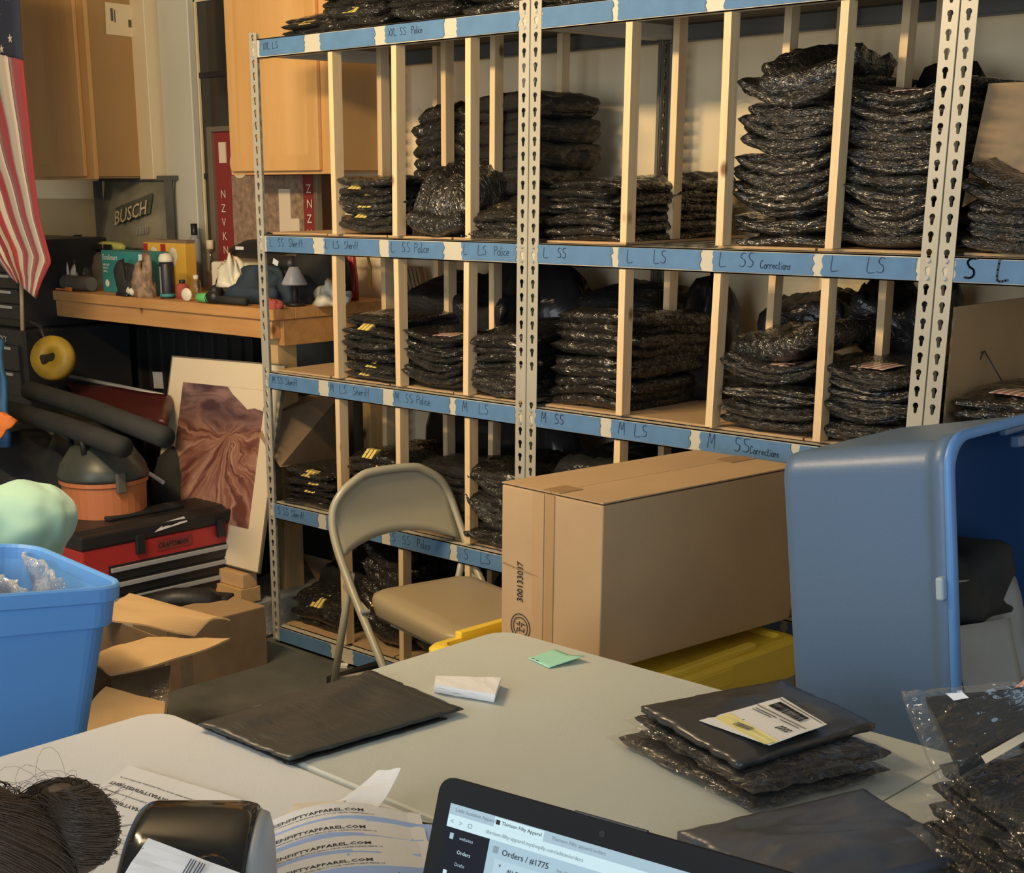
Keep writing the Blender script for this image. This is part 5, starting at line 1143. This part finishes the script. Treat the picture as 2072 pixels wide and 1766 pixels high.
# pile of clear bagged shirts at the right edge
base=Vector((3.425,-1.375,TZ+.001))
labs=['bottommost clear bagged shirt of the foreground pile at the right edge','second clear bagged shirt of the foreground pile, right edge','third clear bagged shirt of the foreground pile, right edge','fourth clear bagged shirt of the foreground pile, right edge','fifth clear bagged shirt of the foreground pile, right edge']
for k in range(5): fshirt(labs[k],(base.x+.006*k,base.y-.004*k,base.z+.030*k),.27,.36,.030,-32+(-3,4,-1,3,-2)[k],NEARV[k%2],group='foreground pile of clear bagged shirts')
pl=[at(1985,1530,Z=.93),at(1995,1545,Z=.925),at(2110,1478,Z=.94),at(2110,1460,Z=.945)]
solo('paper_strip',slabquad(pl,.001,4),M['mattecream'],'cream cardboard strip between the bagged shirts at the right edge','strip')
# shirt held upright on top of the pile
Q=[at(1826,1408,Z=.965),at(1900,1578,Z=.905),at(2150,1430,Z=.965),at(2110,1385,Z=1.0)]
nn=(Q[1]-Q[0]).cross(Q[3]-Q[0]).normalized(); nn=nn if nn.z>0 else -nn
t=thing('held_shirt','clear bagged black shirt tilted up by the hand at right','shirt',tuple(Q[1]))
def qp(u,v): return (Q[0]*(1-u)+Q[1]*u)*(1-v)+(Q[3]*(1-u)+Q[2]*u)*v
part('shirt',MB().slab(lambda u,v:qp(.04+.92*u,.16+.84*v)+nn*(.004*noise.noise((u*3,v*3,1))),20,20,-nn*.022),M['matteblack'],t,smooth=False)
part('clear_film',MB().slab(lambda u,v:qp(u,v)+nn*(.006+.006*noise.noise((u*5,v*5,4))+.004*(1-abs(noise.noise((u*9,v*9,2)))*2)),40,40,-nn*.034),M['film2'],t,smooth=True)
part('size_sticker',slabquad([qp(.10,.30)+nn*.010,qp(.22,.33)+nn*.010,qp(.22,.44)+nn*.010,qp(.12,.42)+nn*.010][::1],.0006,2),M['paper'],t,label='small white size sticker')
# black mailer in the foreground, coloured with its sky reflection
z=TZ+.002
mailer('black poly mailer with a painted sky sheen behind the laptop',[at(1370,1700,Z=z+.015),at(1600,1830,Z=z+.015),at(1960,1745,Z=z+.015),at(1745,1612,Z=z+.015)],M['mailer3'],.010,.018,14,n=30)
# ================================================================== PAPERS
def sheet(label,P,seed,amp=.002,m_=None,group='packing slips',curl=None,th=.0006,lines=(),name='packing_slip',n=12):
    P=[Vector(p) for p in P]; loc=P[0]
    f=lambda u,v:(P[0]*(1-u)+P[1]*u)*(1-v)+(P[3]*(1-u)+P[2]*u)*v+Vector((0,0,amp*noise.noise((u*3+seed,v*3,seed))+(curl(u,v) if curl else 0)))
    o=solo(name,MB().slab(f,n,n,(0,0,th)),m_ or M['paper'],label,'paper',group,smooth=False,loc=loc)
    return o,f
def on_sheet(o,f,s,u,v,ul,size,mt,up_=False,th=.0009):
    """printed line of letters following the sheet"""
    cu=bpy.data.curves.new('t','FONT'); cu.body=s; cu.size=1; cu.resolution_u=1; cu.offset=.02
    ob=bpy.data.objects.new('t',cu); me=bpy.data.meshes.new_from_object(ob); bpy.data.objects.remove(ob); me.materials.clear()
    w_=max(q.co.x for q in me.vertices) or 1; sg=-1 if up_ else 1
    for q in me.vertices:
        uu=u+sg*q.co.x/w_*ul; vv=v+sg*q.co.y*size
        p=f(min(1,max(0,uu)),min(1,max(0,vv)))+Vector((0,0,th)); q.co=p-o.location
    me.name='lettering'; return link('lettering',me,mt,o)
# slips in front of the printer (seen upside down)
z0=TZ+.001
tops=[[(178,1607),(262,1549),(488,1618),(425,1690)],[(172,1625),(262,1556),(480,1630),(420,1705)],[(160,1650),(255,1570),(470,1645),(400,1730)]]
for k in(2,1,0):
    P=[at(*q,Z=z0+.0022*(2-k)) for q in tops[k]]
    # extend the sheet toward the viewer
    P[0]=P[0]+(P[0]-P[1])*1.6; P[3]=P[3]+(P[3]-P[2])*1.6
    o,f=sheet(['top packing slip of the flat stack left of the label printer','second packing slip of the flat stack left of the label printer','lowest packing slip of the flat stack left of the label printer'][k],P,k,.0015)
    if k==0:
        on_sheet(o,f,'THIRTEENFIFTYAPPAREL.COM',.56,.92,.46,.030,M['print'],True) if False else None
        # text runs along the long edge, upside down
        g=lambda u,v,f=f:f(v,u)
        on_sheet(o,lambda u,v:f(v,1-u),'THIRTEENFIFTYAPPAREL.COM',.97,.80,.70,.045,M['print'],True)
        on_sheet(o,lambda u,v:f(v,1-u),'THIRTEENFIFTYAPPAREL.COM',1.0,.64,.70,.045,M['print'],True)
        on_sheet(o,lambda u,v:f(v,1-u),'IF YOU HAVE ANY QUESTIONS ABOUT YOUR ORDER PLEASE EMAIL',.95,.87,.70,.018,M['darkgrey'],True)
        on_sheet(o,lambda u,v:f(v,1-u),'THANK YOU FOR SUPPORTING A SMALL BUSINESS',.95,.71,.60,.018,M['darkgrey'],True)
# fanned, arched pile of slips
rb=random.Random(11)
def arch(i,n):
    fr=i/(n-1)
    P=[at(470-30*fr,1800+35*fr,Z=z0+.004+.001*i),at(880+10*fr,1735+95*fr,Z=z0+.004+.001*i),at(900-25*rb.random(),1660+95*fr,Z=z0+.004+.001*i),at(530-30*fr,1665+90*fr,Z=z0+.004+.001*i)]
    return P
NS=16
for i in range(NS):
    fr=i/(NS-1); zz=z0+.003+.0016*i
    y_=1.0-fr
    off=sum(27 if (k-1) in (1,5,9,13) else 3 for k in range(i+1)); L0=at(505-22*fr,1688+off,Z=zz); R0=at(815+60*rb.random()+25*fr,1650+off*.8,Z=zz)
    d_=(at(500,1800,Z=zz)-at(500,1690,Z=zz))*.8
    lab='packing slip %s from the back in the arched fan by the laptop'%(['first']+ORD[1:17])[i]
    o,f=sheet(lab,[L0+d_,R0+d_,R0,L0],i,.0015,M['paper'] if i%4 not in(2,3) else M['bluelight'],'arched fan of packing slips',curl=lambda u,v,i=i:.030*math.sin(math.pi*min(1,u*1.05))*(1-.35*(i/15))+.006*v)
    if i in(1,5,9,13): on_sheet(o,f,'THIRTEENFIFTYAPPAREL.COM',.0,.845,.66,.085,M['print'])
    if i in(1,5,9,13): on_sheet(o,f,'IF YOU HAVE ANY QUESTIONS ABOUT YOUR ORDER PLEASE EMAIL US',.1,.79,.62,.03,M['darkgrey'])
    if i in(2,6,10,14): 
        for k in range(3): on_sheet(o,f,'I',.80+.04*k,.70,.008,.25,M['print'])
P=[at(668,1628,Z=TZ+.025),at(750,1648,Z=TZ+.025),at(812,1600,Z=TZ+.03),at(762,1588,Z=TZ+.03)]
o,f=sheet('torn curled paper corner sticking up from the fan of slips',P,5,.003,None,None,curl=lambda u,v:.035*v*v*(.6+.4*u),name='torn_paper')
P=[at(560,1660,Z=TZ+.02),at(640,1690,Z=TZ+.02),at(700,1630,Z=TZ+.02),at(600,1625,Z=TZ+.02)]
o,f=sheet('cream slip edge poking out behind the arched fan',P,8,.003,M['mattepaper'],None,curl=lambda u,v:.008*u,name='paper_slip')
# black notebook edge behind the fan
solo('notebook',slabquad([at(770,1648,Z=z0+.004),at(905,1670,Z=z0+.004),at(930,1760,Z=z0+.004),at(790,1740,Z=z0+.004)],.008,3),M['black'],'thin black spiral notebook under the slips beside the laptop','notebook',bev=.001)
# ================================================================== LABEL PRINTER
pc=at(400,1700,Z=.80)
ax=Vector((.72,.69,0)).normalized(); ay=Vector((-.69,.72,0)).normalized()
q_=at(388,1672,Z=TZ+.16); pc=Vector((q_.x,q_.y,TZ+.0005))
t=thing('label_printer','glossy black label printer feeding out a white label','printer',tuple(pc))
def PP(mb): mb.v=[tuple(pc+ax*v[0]+ay*v[1]+Vector((0,0,v[2]))) for v in mb.v]; return mb
PW,PD=.076,.20
prof=[(-.11,0),(-.115,.05),(-.10,.115),(-.05,.150),(.02,.165),(.075,.160),(.098,.13),(.105,.06),(.10,0)]
pf=sm([(a_,b_,0) for a_,b_ in prof],4)
L=[]
for xx,ins in((-PW-.002,.030),(-PW,.022),(-PW+.003,.014),(-PW+.008,.007),(-PW+.015,.002),(-PW+.024,0),(PW-.03,0),(PW-.018,.002),(PW-.010,.005),(PW-.006,.010)):
    cx_=0; L.append([(xx,(p.x)*(1-ins*6),max(0,p.y*(1-ins*4))) for p in pf])
part('printer_shell',PP(MB().loops(L)),M['gloss'],t,smooth=True)
L=[[(PW-.0055,p.x*.93,p.y*.95) for p in pf],[(PW+.004,p.x*.90,p.y*.93) for p in pf],[(PW+.008,p.x*.82,p.y*.86) for p in pf]]
part('side_panel',PP(MB().loops(L)),M['grey'],t,smooth=True,label='pale grey side panel')
part('button_recess',PP(MB().lathe([(.001,0),(.016,.001),(.026,.004),(.030,.001)],(.035,-.088,.135),24,rot3(50,0,0))),M['gloss'],t,smooth=True)
lb=[at(232,1800,Z=.885),at(300,1697,Z=.905),at(545,1790,Z=.90),at(480,1880,Z=.88)]
q_=part('label_paper',slabquad([lb[0],lb[3],lb[2],lb[1]],.0012,8,.002),M['paper'],t,label='white label sticking out')
nl=(lb[3]-lb[0]).cross(lb[1]-lb[0]).normalized(); nl=nl if nl.z>0 else -nl
for k in range(6):
    u0=.40+.020*k+(.012 if k>2 else 0); a_=lb[1]*(1-u0)+lb[2]*u0; dn=(lb[0]-lb[1])
    part('barcode_bar',MB().add([a_+dn*.10+nl*.0045,a_+(lb[2]-lb[1])*.010+dn*.10+nl*.0045,a_+(lb[2]-lb[1])*.010+dn*.55+nl*.0045,a_+dn*.55+nl*.0045],[(0,1,2,3)]),M['ink'],t,fix=False)
# ================================================================== LAPTOP
u_=Vector((.988,.152,0)).normalized(); n0=Vector((.152,-.988,0)).normalized(); th_=R(19)
d_=(n0*math.sin(th_)-Vector((0,0,1))*math.cos(th_)).normalized(); nS=u_.cross(-d_).normalized()
if nS.dot(CAM-Vector((3,-2.1,.9)))<0: nS=-nS
T0=at(893,1567,Z=.985); LW,LH=.425,.275
t=thing('laptop','open black laptop showing an order page in the browser','laptop',tuple(T0+u_*LW/2+d_*LH+n0*.12+Vector((0,0,-.02))))
def LP(a,b,o=0): return T0+u_*a+d_*b+nS*o
def lq(a0,a1,b0,b1,o0,o1): return MB().hexa([LP(a0,b1,o0),LP(a1,b1,o0),LP(a1,b0,o0),LP(a0,b0,o0),LP(a0,b1,o1),LP(a1,b1,o1),LP(a1,b0,o1),LP(a0,b0,o1)])
rr=rrect(LW,LH,.018,8); L=[[LP(x*k_+LW/2,-y*k_+LH/2,o) for x,y in rr] for k_,o in((.99,-.008),(1,-.006),(1,-.0012),(.994,0))]
part('screen_lid',MB().loops(L),M['bezel'],t)
sx0,sx1,sy0,sy1=.020,LW-.020,.027,LH-.024
def uq(a0,a1,b0,b1,o0,o1):
    k=lambda v:sx0+(v-sx0)*.82 if v<sx1-.1 else v
    g=lambda v:sy0+(v-sy0)*.82 if v<sy1-.05 else v
    return lq(k(a0),k(a1),g(b0),g(b1),o0,o1)
part('screen',lq(sx0,sx1,sy0,sy1,.0002,.0006),M['screenblue'],t)
part('tab_bar',uq(sx0,sx1,sy0,sy0+.014,.0007,.0009),M['screentab'],t)
part('active_tab',uq(sx0+.072,sx0+.148,sy0+.001,sy0+.014,.0010,.0012),M['screenwhite'],t)
part('address_bar',uq(sx0,sx1,sy0+.0142,sy0+.031,.0007,.0009),M['screenwhite'],t)
part('side_menu',uq(sx0,sx0+.070,sy0+.0312,sy1,.0007,.0009),M['screenblack'],t)
part('content_card',uq(sx0+.083,sx1-.03,sy0+.054,sy0+.085,.0007,.0009),M['screentab2'],t)
part('content_card',uq(sx0+.083,sx1-.03,sy0+.105,sy1-.01,.0007,.0009),M['screenwhite'],t)
def st(s,sz,a,b,m_,bold=0): return text(s,sz*.80,LP(sx0+(a-sx0)*.82,sy0+(b-sy0)*.82,.0014),u_,-d_,m_,'lettering',t,bold=bold,depth=.0001)
st('Little Seamless Apparel',.007,sx0+.010,sy0+.009,M['screengrey']); st('Thirteen Fifty Apparel',.007,sx0+.084,sy0+.009,M['print']); st('Thirteen Fifty apparel.orders',.007,sx0+.160,sy0+.009,M['screengrey'])
part('tab_icon',uq(sx0+.075,sx0+.081,sy0+.004,sy0+.010,.0013,.0015),M['print'],t)
st('<   >   O',.010,sx0+.005,sy0+.026,M['screengrey']); st('thirteen-fifty-apparel.myshopify.com/admin/orders',.0075,sx0+.062,sy0+.025,M['screengrey'])
st('websites',.0065,sx0+.024,sy0+.044,M['screentab']); st('Orders',.0075,sx0+.024,sy0+.063,M['screenwhite']); st('Drafts',.0065,sx0+.024,sy0+.079,M['screentab']); st('Abandoned checkouts',.0065,sx0+.024,sy0+.094,M['screentab'])
part('menu_icon',uq(sx0+.008,sx0+.014,sy0+.038,sy0+.046,.0010,.0012),M['screentab'],t); part('menu_icon',uq(sx0+.008,sx0+.014,sy0+.088,sy0+.094,.0010,.0012),M['screenwhite'],t)
st('Orders / #1775',.0115,sx0+.092,sy0+.047,M['print']); st('Feb 10, 3:07pm',.006,sx0+.176,sy0+.047,M['screengrey']); st('ALL ITEMS WERE SHIPPED',.0065,sx0+.105,sy0+.067,M['print'],.02); st('v',.008,sx0+.091,sy0+.063,M['print'])
part('page_icon',uq(sx0+.078,sx0+.086,sy0+.038,sy0+.047,.0010,.0012),M['screengrey'],t)
st('Fulfillments',.0095,sx0+.084,sy0+.098,M['print'],.01)
part('webcam',MB().lathe([(.001,.0002),(.0035,.0002),(.0038,.0008),(.001,.0008)],LP(LW/2-.005,.014),16,Matrix((u_,-d_,nS)).transposed()),M['print'],t)
part('lid_notch',lq(LW*.40,LW*.60,-.0015,.0005,-.006,-.001),M['black'],t)
hb=T0+d_*LH
bm_=lambda a,b,z_: hb+u_*a+n0*b+Vector((0,0,z_))
zt0=TZ+.001-hb.z
part('keyboard_base',MB().hexa([bm_(0,.262,zt0),bm_(LW,.262,zt0),bm_(LW,.004,zt0),bm_(0,.004,zt0),bm_(0,.262,zt0+.014),bm_(LW,.262,zt0+.014),bm_(LW,.004,zt0+.018),bm_(0,.004,zt0+.018)]),M['bezel'],t,bev=.003)
for i in range(5):
    for j in range(12): part('key',MB().hexa([bm_(.03+j*.027,.06+i*.021+.018,zt0+.0185-.001*i*.5),bm_(.053+j*.027,.06+i*.021+.018,zt0+.0185-.0005*i),bm_(.053+j*.027,.06+i*.021,zt0+.0185-.0005*i),bm_(.03+j*.027,.06+i*.021,zt0+.0185-.0005*i),
        bm_(.031+j*.027,.06+i*.021+.017,zt0+.0205),bm_(.052+j*.027,.06+i*.021+.017,zt0+.0205),bm_(.052+j*.027,.061+i*.021,zt0+.0205),bm_(.031+j*.027,.061+i*.021,zt0+.0205)]),M['black'],t)
# ================================================================== BLUE BIN
P0=Vector((1.637,-1.636,.852)); e1=Vector((-.06,-.99,.12)).normalized(); e3=Vector((.03,.13,.99)); e2=e3.cross(e1).normalized(); 
if e2.x>0: e2=-e2
e3=(e1.cross(e2)); e3=e3 if e3.z>0 else -e3; e3.normalize()
BWd,BDp,BH=.62,.44,.40    # along e1, along e2, height
ctr=P0+e1*BWd/2+e2*BDp/2
ob_=ctr-e3*BH
t=thing('blue_bin','bright blue plastic bin of clear bags at the left edge','bin',tuple(ob_))
def BP(mb): mb.v=[tuple(ctr+e1*v[0]+e2*v[1]+e3*(v[2]-BH)) for v in mb.v]; return mb
part('bin_body',BP(tub(MB(),BWd,BDp,[(.060,0),(.050,.01),(.022,BH-.085),(.010,BH-.083),(.008,BH-.034),(.002,BH-.032),(0,BH-.03),(0,BH-.004),(.003,BH),(.008,BH),(.012,BH-.006),(.014,BH-.03),(.026,BH-.09),(.062,.012),(.15,.010)],.075,8)),M['bin'],t,smooth=False)
for k in range(7):
    q=ctr+e1*(-.27+.05*k)+e2*(-.06+.012*(k%3))-e3*.30
    wv=(e2*.24+e1*.02*((k*7)%5-2)); hv=e3*(.285-.02*(k%3))+e1*(.05 if k%2 else .03)
    f_=lambda u,v,q=q,wv=wv,hv=hv,k=k:q+wv*u+hv*v+e1*(.022*noise.noise((u*5,v*5,k*3.1))+.01*noise.noise((u*14,v*12,k)))+e3*.02*noise.noise((u*6,k,2))*v
    solo('clear_poly_bag',MB().slab(f_,16,16,e1*.006),M['film3'],'upright clear poly bag in the blue bin, %s from its far end'%['nearest','second','third','fourth','fifth','sixth','seventh'][k],'bag','clear poly bags in the blue bin',smooth=True)
q=ctr-e3*(BH+.001)
solo('cardboard_box',MB().box(q.x-.28,q.x+.14,q.y-.34,q.y+.22,0,q.z-.05),M['card_light'],'cardboard box carrying the blue bin','box',bev=.003)
# ================================================================== PEOPLE
def skin(name,V,E,mt,loc,sub=2,parent=None):
    me=bpy.data.meshes.new(name); loc=Vector(loc)
    me.from_pydata([tuple(Vector(v[0])-loc) for v in V],E,[]); me.materials.append(mt)
    o=bpy.data.objects.new(name,me); C.objects.link(o)
    sk=o.modifiers.new('skin','SKIN'); sk.use_smooth_shade=True
    for i,v in enumerate(V):
        r=v[1]; me.skin_vertices[0].data[i].radius=(r,r) if not isinstance(r,tuple) else r
    me.skin_vertices[0].data[0].use_root=True
    s=o.modifiers.new('sub','SUBSURF'); s.levels=sub; s.render_levels=sub
    if name=='t_shirt':
        s.levels=s.render_levels=4; tx=bpy.data.textures.new('folds','CLOUDS'); tx.noise_scale=.09; tx.noise_depth=1; d=o.modifiers.new('folds','DISPLACE'); d.texture=tx; d.strength=.030; d.mid_level=.5
    if parent: o.parent=parent
    else: o.location=loc
    return o
def figure(label,loc,J,handL=None,handR=None):
    """J: dict of joints -> position; builds one continuous body"""
    V=[];E=[];ix={}
    def add(n,p,r,par=None):
        ix[n]=len(V); V.append((p,r)); 
        if par is not None: E.append((ix[par],ix[n]))
    add('pelvis',J['pelvis'],.125); add('waist',J['waist'],.115,'pelvis'); add('chest',J['chest'],.135,'waist'); add('neck0',J['neck'],.055,'chest')
    h=Vector(J['head']); nk=Vector(J['neck']); add('jaw',nk*.45+h*.55,.062,'neck0'); add('head',h,.092,'jaw'); add('crown',h+(h-nk).normalized()*.07,.06,'head')
    fd=Vector(J['face']).normalized(); add('nose',h+fd*.098-(h-nk).normalized()*.02,.014,'head')
    sd=fd.cross((h-nk).normalized()).normalized()
    for s,n in((-1,'earl'),(1,'earr')): add(n,h+sd*s*.092-fd*.01,.013,'head')
    for s in('l','r'):
        add('sh'+s,J['sh'+s],.06,'chest'); add('el'+s,J['el'+s],.043,'sh'+s); add('wr'+s,J['wr'+s],.029,'el'+s)
        w=Vector(J['wr'+s]); e=Vector(J['el'+s]); f=(w-e).normalized(); pn=Vector(J.get('palm'+s,(0,0,-1))).normalized(); sid=f.cross(pn).normalized(); cl=J.get('curl'+s,.5)
        add('palm'+s,w+f*.05,.030,'wr'+s)
        for k in range(4):
            o=sid*(-.027+.018*k); ln=(.068,.078,.074,.058)[k]; b=w+f*.085+o
            add('k%s%d'%(s,k),b,.0098,'palm'+s); add('m%s%d'%(s,k),b+f*ln*.5+pn*ln*.18*cl,.0088,'k%s%d'%(s,k)); add('t%s%d'%(s,k),b+f*ln*(.95-.45*cl)+pn*ln*.75*cl,.0075,'m%s%d'%(s,k))
        b=w+f*.03-sid*.03; add('th0'+s,b-sid*.012,.012,'palm'+s); add('th1'+s,b-sid*.03+f*.035+pn*.01,.0105,'th0'+s); add('th2'+s,b-sid*.028+f*.062+pn*.025*cl,.009,'th1'+s)
        add('hip'+s,J['hip'+s],.095,'pelvis'); add('kn'+s,J['kn'+s],.062,'hip'+s); add('an'+s,J['an'+s],.040,'kn'+s); a=Vector(J['an'+s]); add('toe'+s,a+Vector(J['toe'])*.15+Vector((0,0,-.04)),.032,'an'+s)
    b=skin('person',V,E,M['skin'],loc,2); b['label']=label; b['category']='person'
    return b,V,ix
def clothes(name,V,ix,names,E,grow,mt,body,loc):
    return skin(name,[(V[ix[n]][0],V[ix[n]][1]*grow.get(n,1.12)) for n in names],[(names.index(a),names.index(b)) for a,b in E],mt,loc,2,body)
def dress(b,V,ix,loc,top,name='t_shirt',lx=.5,long=False):
    loc=Vector(loc)
    def P(n): return Vector(V[ix[n]][0])
    pts=[('w',P('pelvis')+(P('waist')-P('pelvis'))*.25,.138),('a',P('waist'),.134),('c',P('chest'),.152),('n',P('chest')*.35+P('neck0')*.65,.085)]
    if long: pts=[('h',P('pelvis')+Vector((0.02,.03,-.06)),.150),('w',P('pelvis')*.7+P('waist')*.3,.160),('c',P('chest'),.186),('n',P('chest')*.5+P('neck0')*.5,.125)]
    VV=[(p,r) for _,p,r in pts]; EE=[(0,1),(1,2),(2,3)]
    for s in('l','r'):
        VV.append((P('sh'+s),.092 if long else .078)); EE.append((2,len(VV)-1)); VV.append((P('sh'+s)*(1-lx)+P('el'+s)*lx,.062)); EE.append((len(VV)-2,len(VV)-1))
    skin('t_shirt',VV,EE,top,loc,2,b)
    VV=[(P('pelvis')-Vector((0,0,.07 if long else 0)),.105 if long else .136)];EE=[]
    for s in('l','r'):
        i=len(VV); VV+=[(P('hip'+s)-Vector((0,0,.06 if long else 0)),.08 if long else .105),(P('kn'+s),.074),(P('an'+s)+Vector((0,0,.03)),.055)]; EE+=[(0,i),(i,i+1),(i+1,i+2)]
    skin('trousers',VV,EE,M['jeans'],loc,2,b)
def hairmesh(body,h,r,seed,n=500,bun=None,back=Vector((0,-1,0)),ln=.13):
    rnd=random.Random(seed); loc=Vector(body.location); mb=MB()
    h=Vector(h)
    mb.loops([[h+Vector((math.cos(2*math.pi*k/28)*r*1.0*math.cos(a),math.sin(2*math.pi*k/28)*r*1.06*math.cos(a),r*math.sin(a)*1.02)) for k in range(28)] for a in[R(x) for x in range(-35,90,8)]])
    if bun is not None:
        b,br=bun; mb.loops([[Vector(b)+Vector((math.cos(2*math.pi*k/20)*br*math.cos(a),math.sin(2*math.pi*k/20)*br*math.cos(a),br*.92*math.sin(a))) for k in range(20)] for a in[R(x) for x in range(-90,91,15)]])
    base=mesh('hair_cap',mb,True,True); base.transform(Matrix.Translation(-loc)); link('hair',base,M['hair'],body)
    mb=MB()
    for i in range(n):
        on_bun=bun is not None and i%5>1
        c,rr=(Vector(bun[0]),bun[1]) if on_bun else (h,r*1.02)
        a0=rnd.uniform(0,2*math.pi); e0=rnd.uniform(-.2,1.35); fly=.0016*abs(rnd.gauss(0,1))
        flyaway=rnd.random()<.022
        if flyaway: fly=rnd.uniform(.005,.030)
        sw=.9 if on_bun else .45
        da=sw*(1.3+.5*noise.noise((a0,e0,seed)))+rnd.uniform(-.08,.08); de=-.45+.5*noise.noise((a0*1.3,e0*2,seed+4))+rnd.uniform(-.1,.1); pts=[]
        for k in range(8):
            s=k/7; a=a0+da*s; e=e0+de*s; lift=fly*math.sin(math.pi*s)+.0005+.0012*noise.noise((a*4,e*4,seed))
            pts.append(c+Vector((math.cos(a)*math.cos(e),math.sin(a)*math.cos(e)*(1.06 if not on_bun else 1),math.sin(e)*(.92 if on_bun else 1.02)))*(rr+lift))
        q=.35 if flyaway else 1; mb.tube(pts,[.00025*q]+[.00042*q]*6+[.00015*q],3,cap=False)
    me=mesh('hair_strands',mb,True); me.transform(Matrix.Translation(-loc)); o=link('hair_strands',me,M['hair'],body); o['kind']='stuff'
# seated person whose dark bun shows at the lower left
hd=Vector((3.115,-2.775,1.115))
J=dict(pelvis=(3.16,-3.02,.50),waist=(3.15,-2.98,.66),chest=(3.14,-2.92,.84),neck=(3.125,-2.83,.99),head=hd,face=(-.05,1,-.45),shl=(2.97,-2.90,.90),shr=(3.31,-2.92,.90),ell=(2.92,-2.70,.72),elr=(3.36,-2.70,.72),
  wrl=(2.98,-2.50,.775),wrr=(3.30,-2.47,.79),palml=(0,0,-1),palmr=(0,0,-1),hipl=(3.07,-3.0,.48),hipr=(3.25,-3.0,.48),knl=(3.05,-2.62,.46),knr=(3.27,-2.62,.46),anl=(3.05,-2.66,.06),anr=(3.27,-2.66,.06),toe=(0,1,0))
b,V,ix=figure('person with messy dark brown bun seated at the near table',(3.16,-3.02,0),J)
dress(b,V,ix,(3.16,-3.02,0),M['darkgrey'])
hairmesh(b,hd,.100,3,5200,(at(128,1680,Z=1.14),.040))
t=thing('stool','dark stool under the seated person, out of frame','stool',(3.16,-3.04,0))
part('stool_seat',MB().cyl((3.16,-3.04,.34),(3.16,-3.04,.375),.17,n=28),M['black'],t,bev=.005)
for k in range(4): part('leg',MB().tube([(3.16+.11*math.cos(R(45+90*k)),-3.04+.11*math.sin(R(45+90*k)),.3395),(3.16+.16*math.cos(R(45+90*k)),-3.04+.16*math.sin(R(45+90*k)),0)],.012,8),M['silver'],t,smooth=True)
# crouching person in mint shirt beyond the blue bin
V0=Vector((.93,-1.45,0))
pv=at(92,1080,X=.95); V0=Vector((pv.x,pv.y,0))
def mp(dx,dy,dz): return (pv.x+dx,pv.y+dy,pv.z+dz)
J=dict(pelvis=tuple(pv),waist=mp(-.09,-.12,.03),chest=mp(-.22,-.29,.02),neck=mp(-.36,-.44,-.04),head=mp(-.44,-.53,-.08),face=(-.5,-.5,-.6),shl=mp(-.33,-.22,-.02),shr=mp(-.14,-.40,-.02),ell=mp(-.44,-.24,-.24),elr=mp(-.26,-.52,-.24),
  wrl=mp(-.50,-.34,-.44),wrr=mp(-.36,-.58,-.44),palml=(0,0,-1),palmr=(0,0,-1),hipl=mp(-.07,.03,-.17),hipr=mp(0,-.05,-.17),knl=mp(-.2,-.02,-.36),knr=mp(-.06,-.16,-.36),anl=(pv.x-.08,pv.y+.06,.07),anr=(pv.x+.04,pv.y-.10,.07),toe=(-.7,-.7,0))
b,V,ix=figure('person in a mint green shirt bending over beyond the blue bin',tuple(V0),J)
dress(b,V,ix,V0,M['shirt'],long=True)
hairmesh(b,J['head'],.100,9,300)
# person at the right, only the hand in view
WRIST=tuple(at(2222,1322,Y=-1.03))
J=dict(pelvis=(3.90,-.72,.95),waist=(3.88,-.74,1.08),chest=(3.84,-.78,1.27),neck=(3.80,-.82,1.46),head=(3.77,-.86,1.60),face=(-.6,-.7,-.4),shl=(3.98,-.90,1.38),shr=(3.70,-.64,1.38),ell=(3.86,-1.18,1.14),elr=(3.52,-.78,1.10),
  wrl=(3.60,-1.32,1.02),wrr=WRIST,palml=(0,0,-1),palmr=(.15,-.45,-.85),curll=.5,curlr=.75,hipl=(3.98,-.78,.90),hipr=(3.82,-.66,.90),knl=(3.96,-.80,.50),knr=(3.80,-.70,.50),anl=(3.97,-.76,.08),anr=(3.82,-.64,.08),toe=(-.6,-.6,0))
b,V,ix=figure('person at the right edge, only a hand on the bagged shirt visible',(3.90,-.72,0),J)
dress(b,V,ix,(3.90,-.72,0),M['bluecloth'])
hairmesh(b,J['head'],.100,12,200)

solo('paper_scrap',MB().obox(at(690,1346,Z=.006)+Vector((0,0,-.0)),(.05,.03,.010),rot3(0,0,35)),M['paper'],'small white paper block on the floor under the folding chair','paper')
a_,b_=at(672,1372,Z=.06),at(900,1300,Z=.06); dd=(b_-a_).normalized(); ss=Vector((-dd.y,dd.x,0))*.03
solo('floor_rail',MB().hexa([a_+Vector((0,0,-.058)),b_+Vector((0,0,-.058)),b_+ss+Vector((0,0,-.058)),a_+ss+Vector((0,0,-.058)),a_,b_,b_+ss,a_+ss]),M['black'],'long black rail lying on the floor behind the folding chair legs','rail',bev=.003)
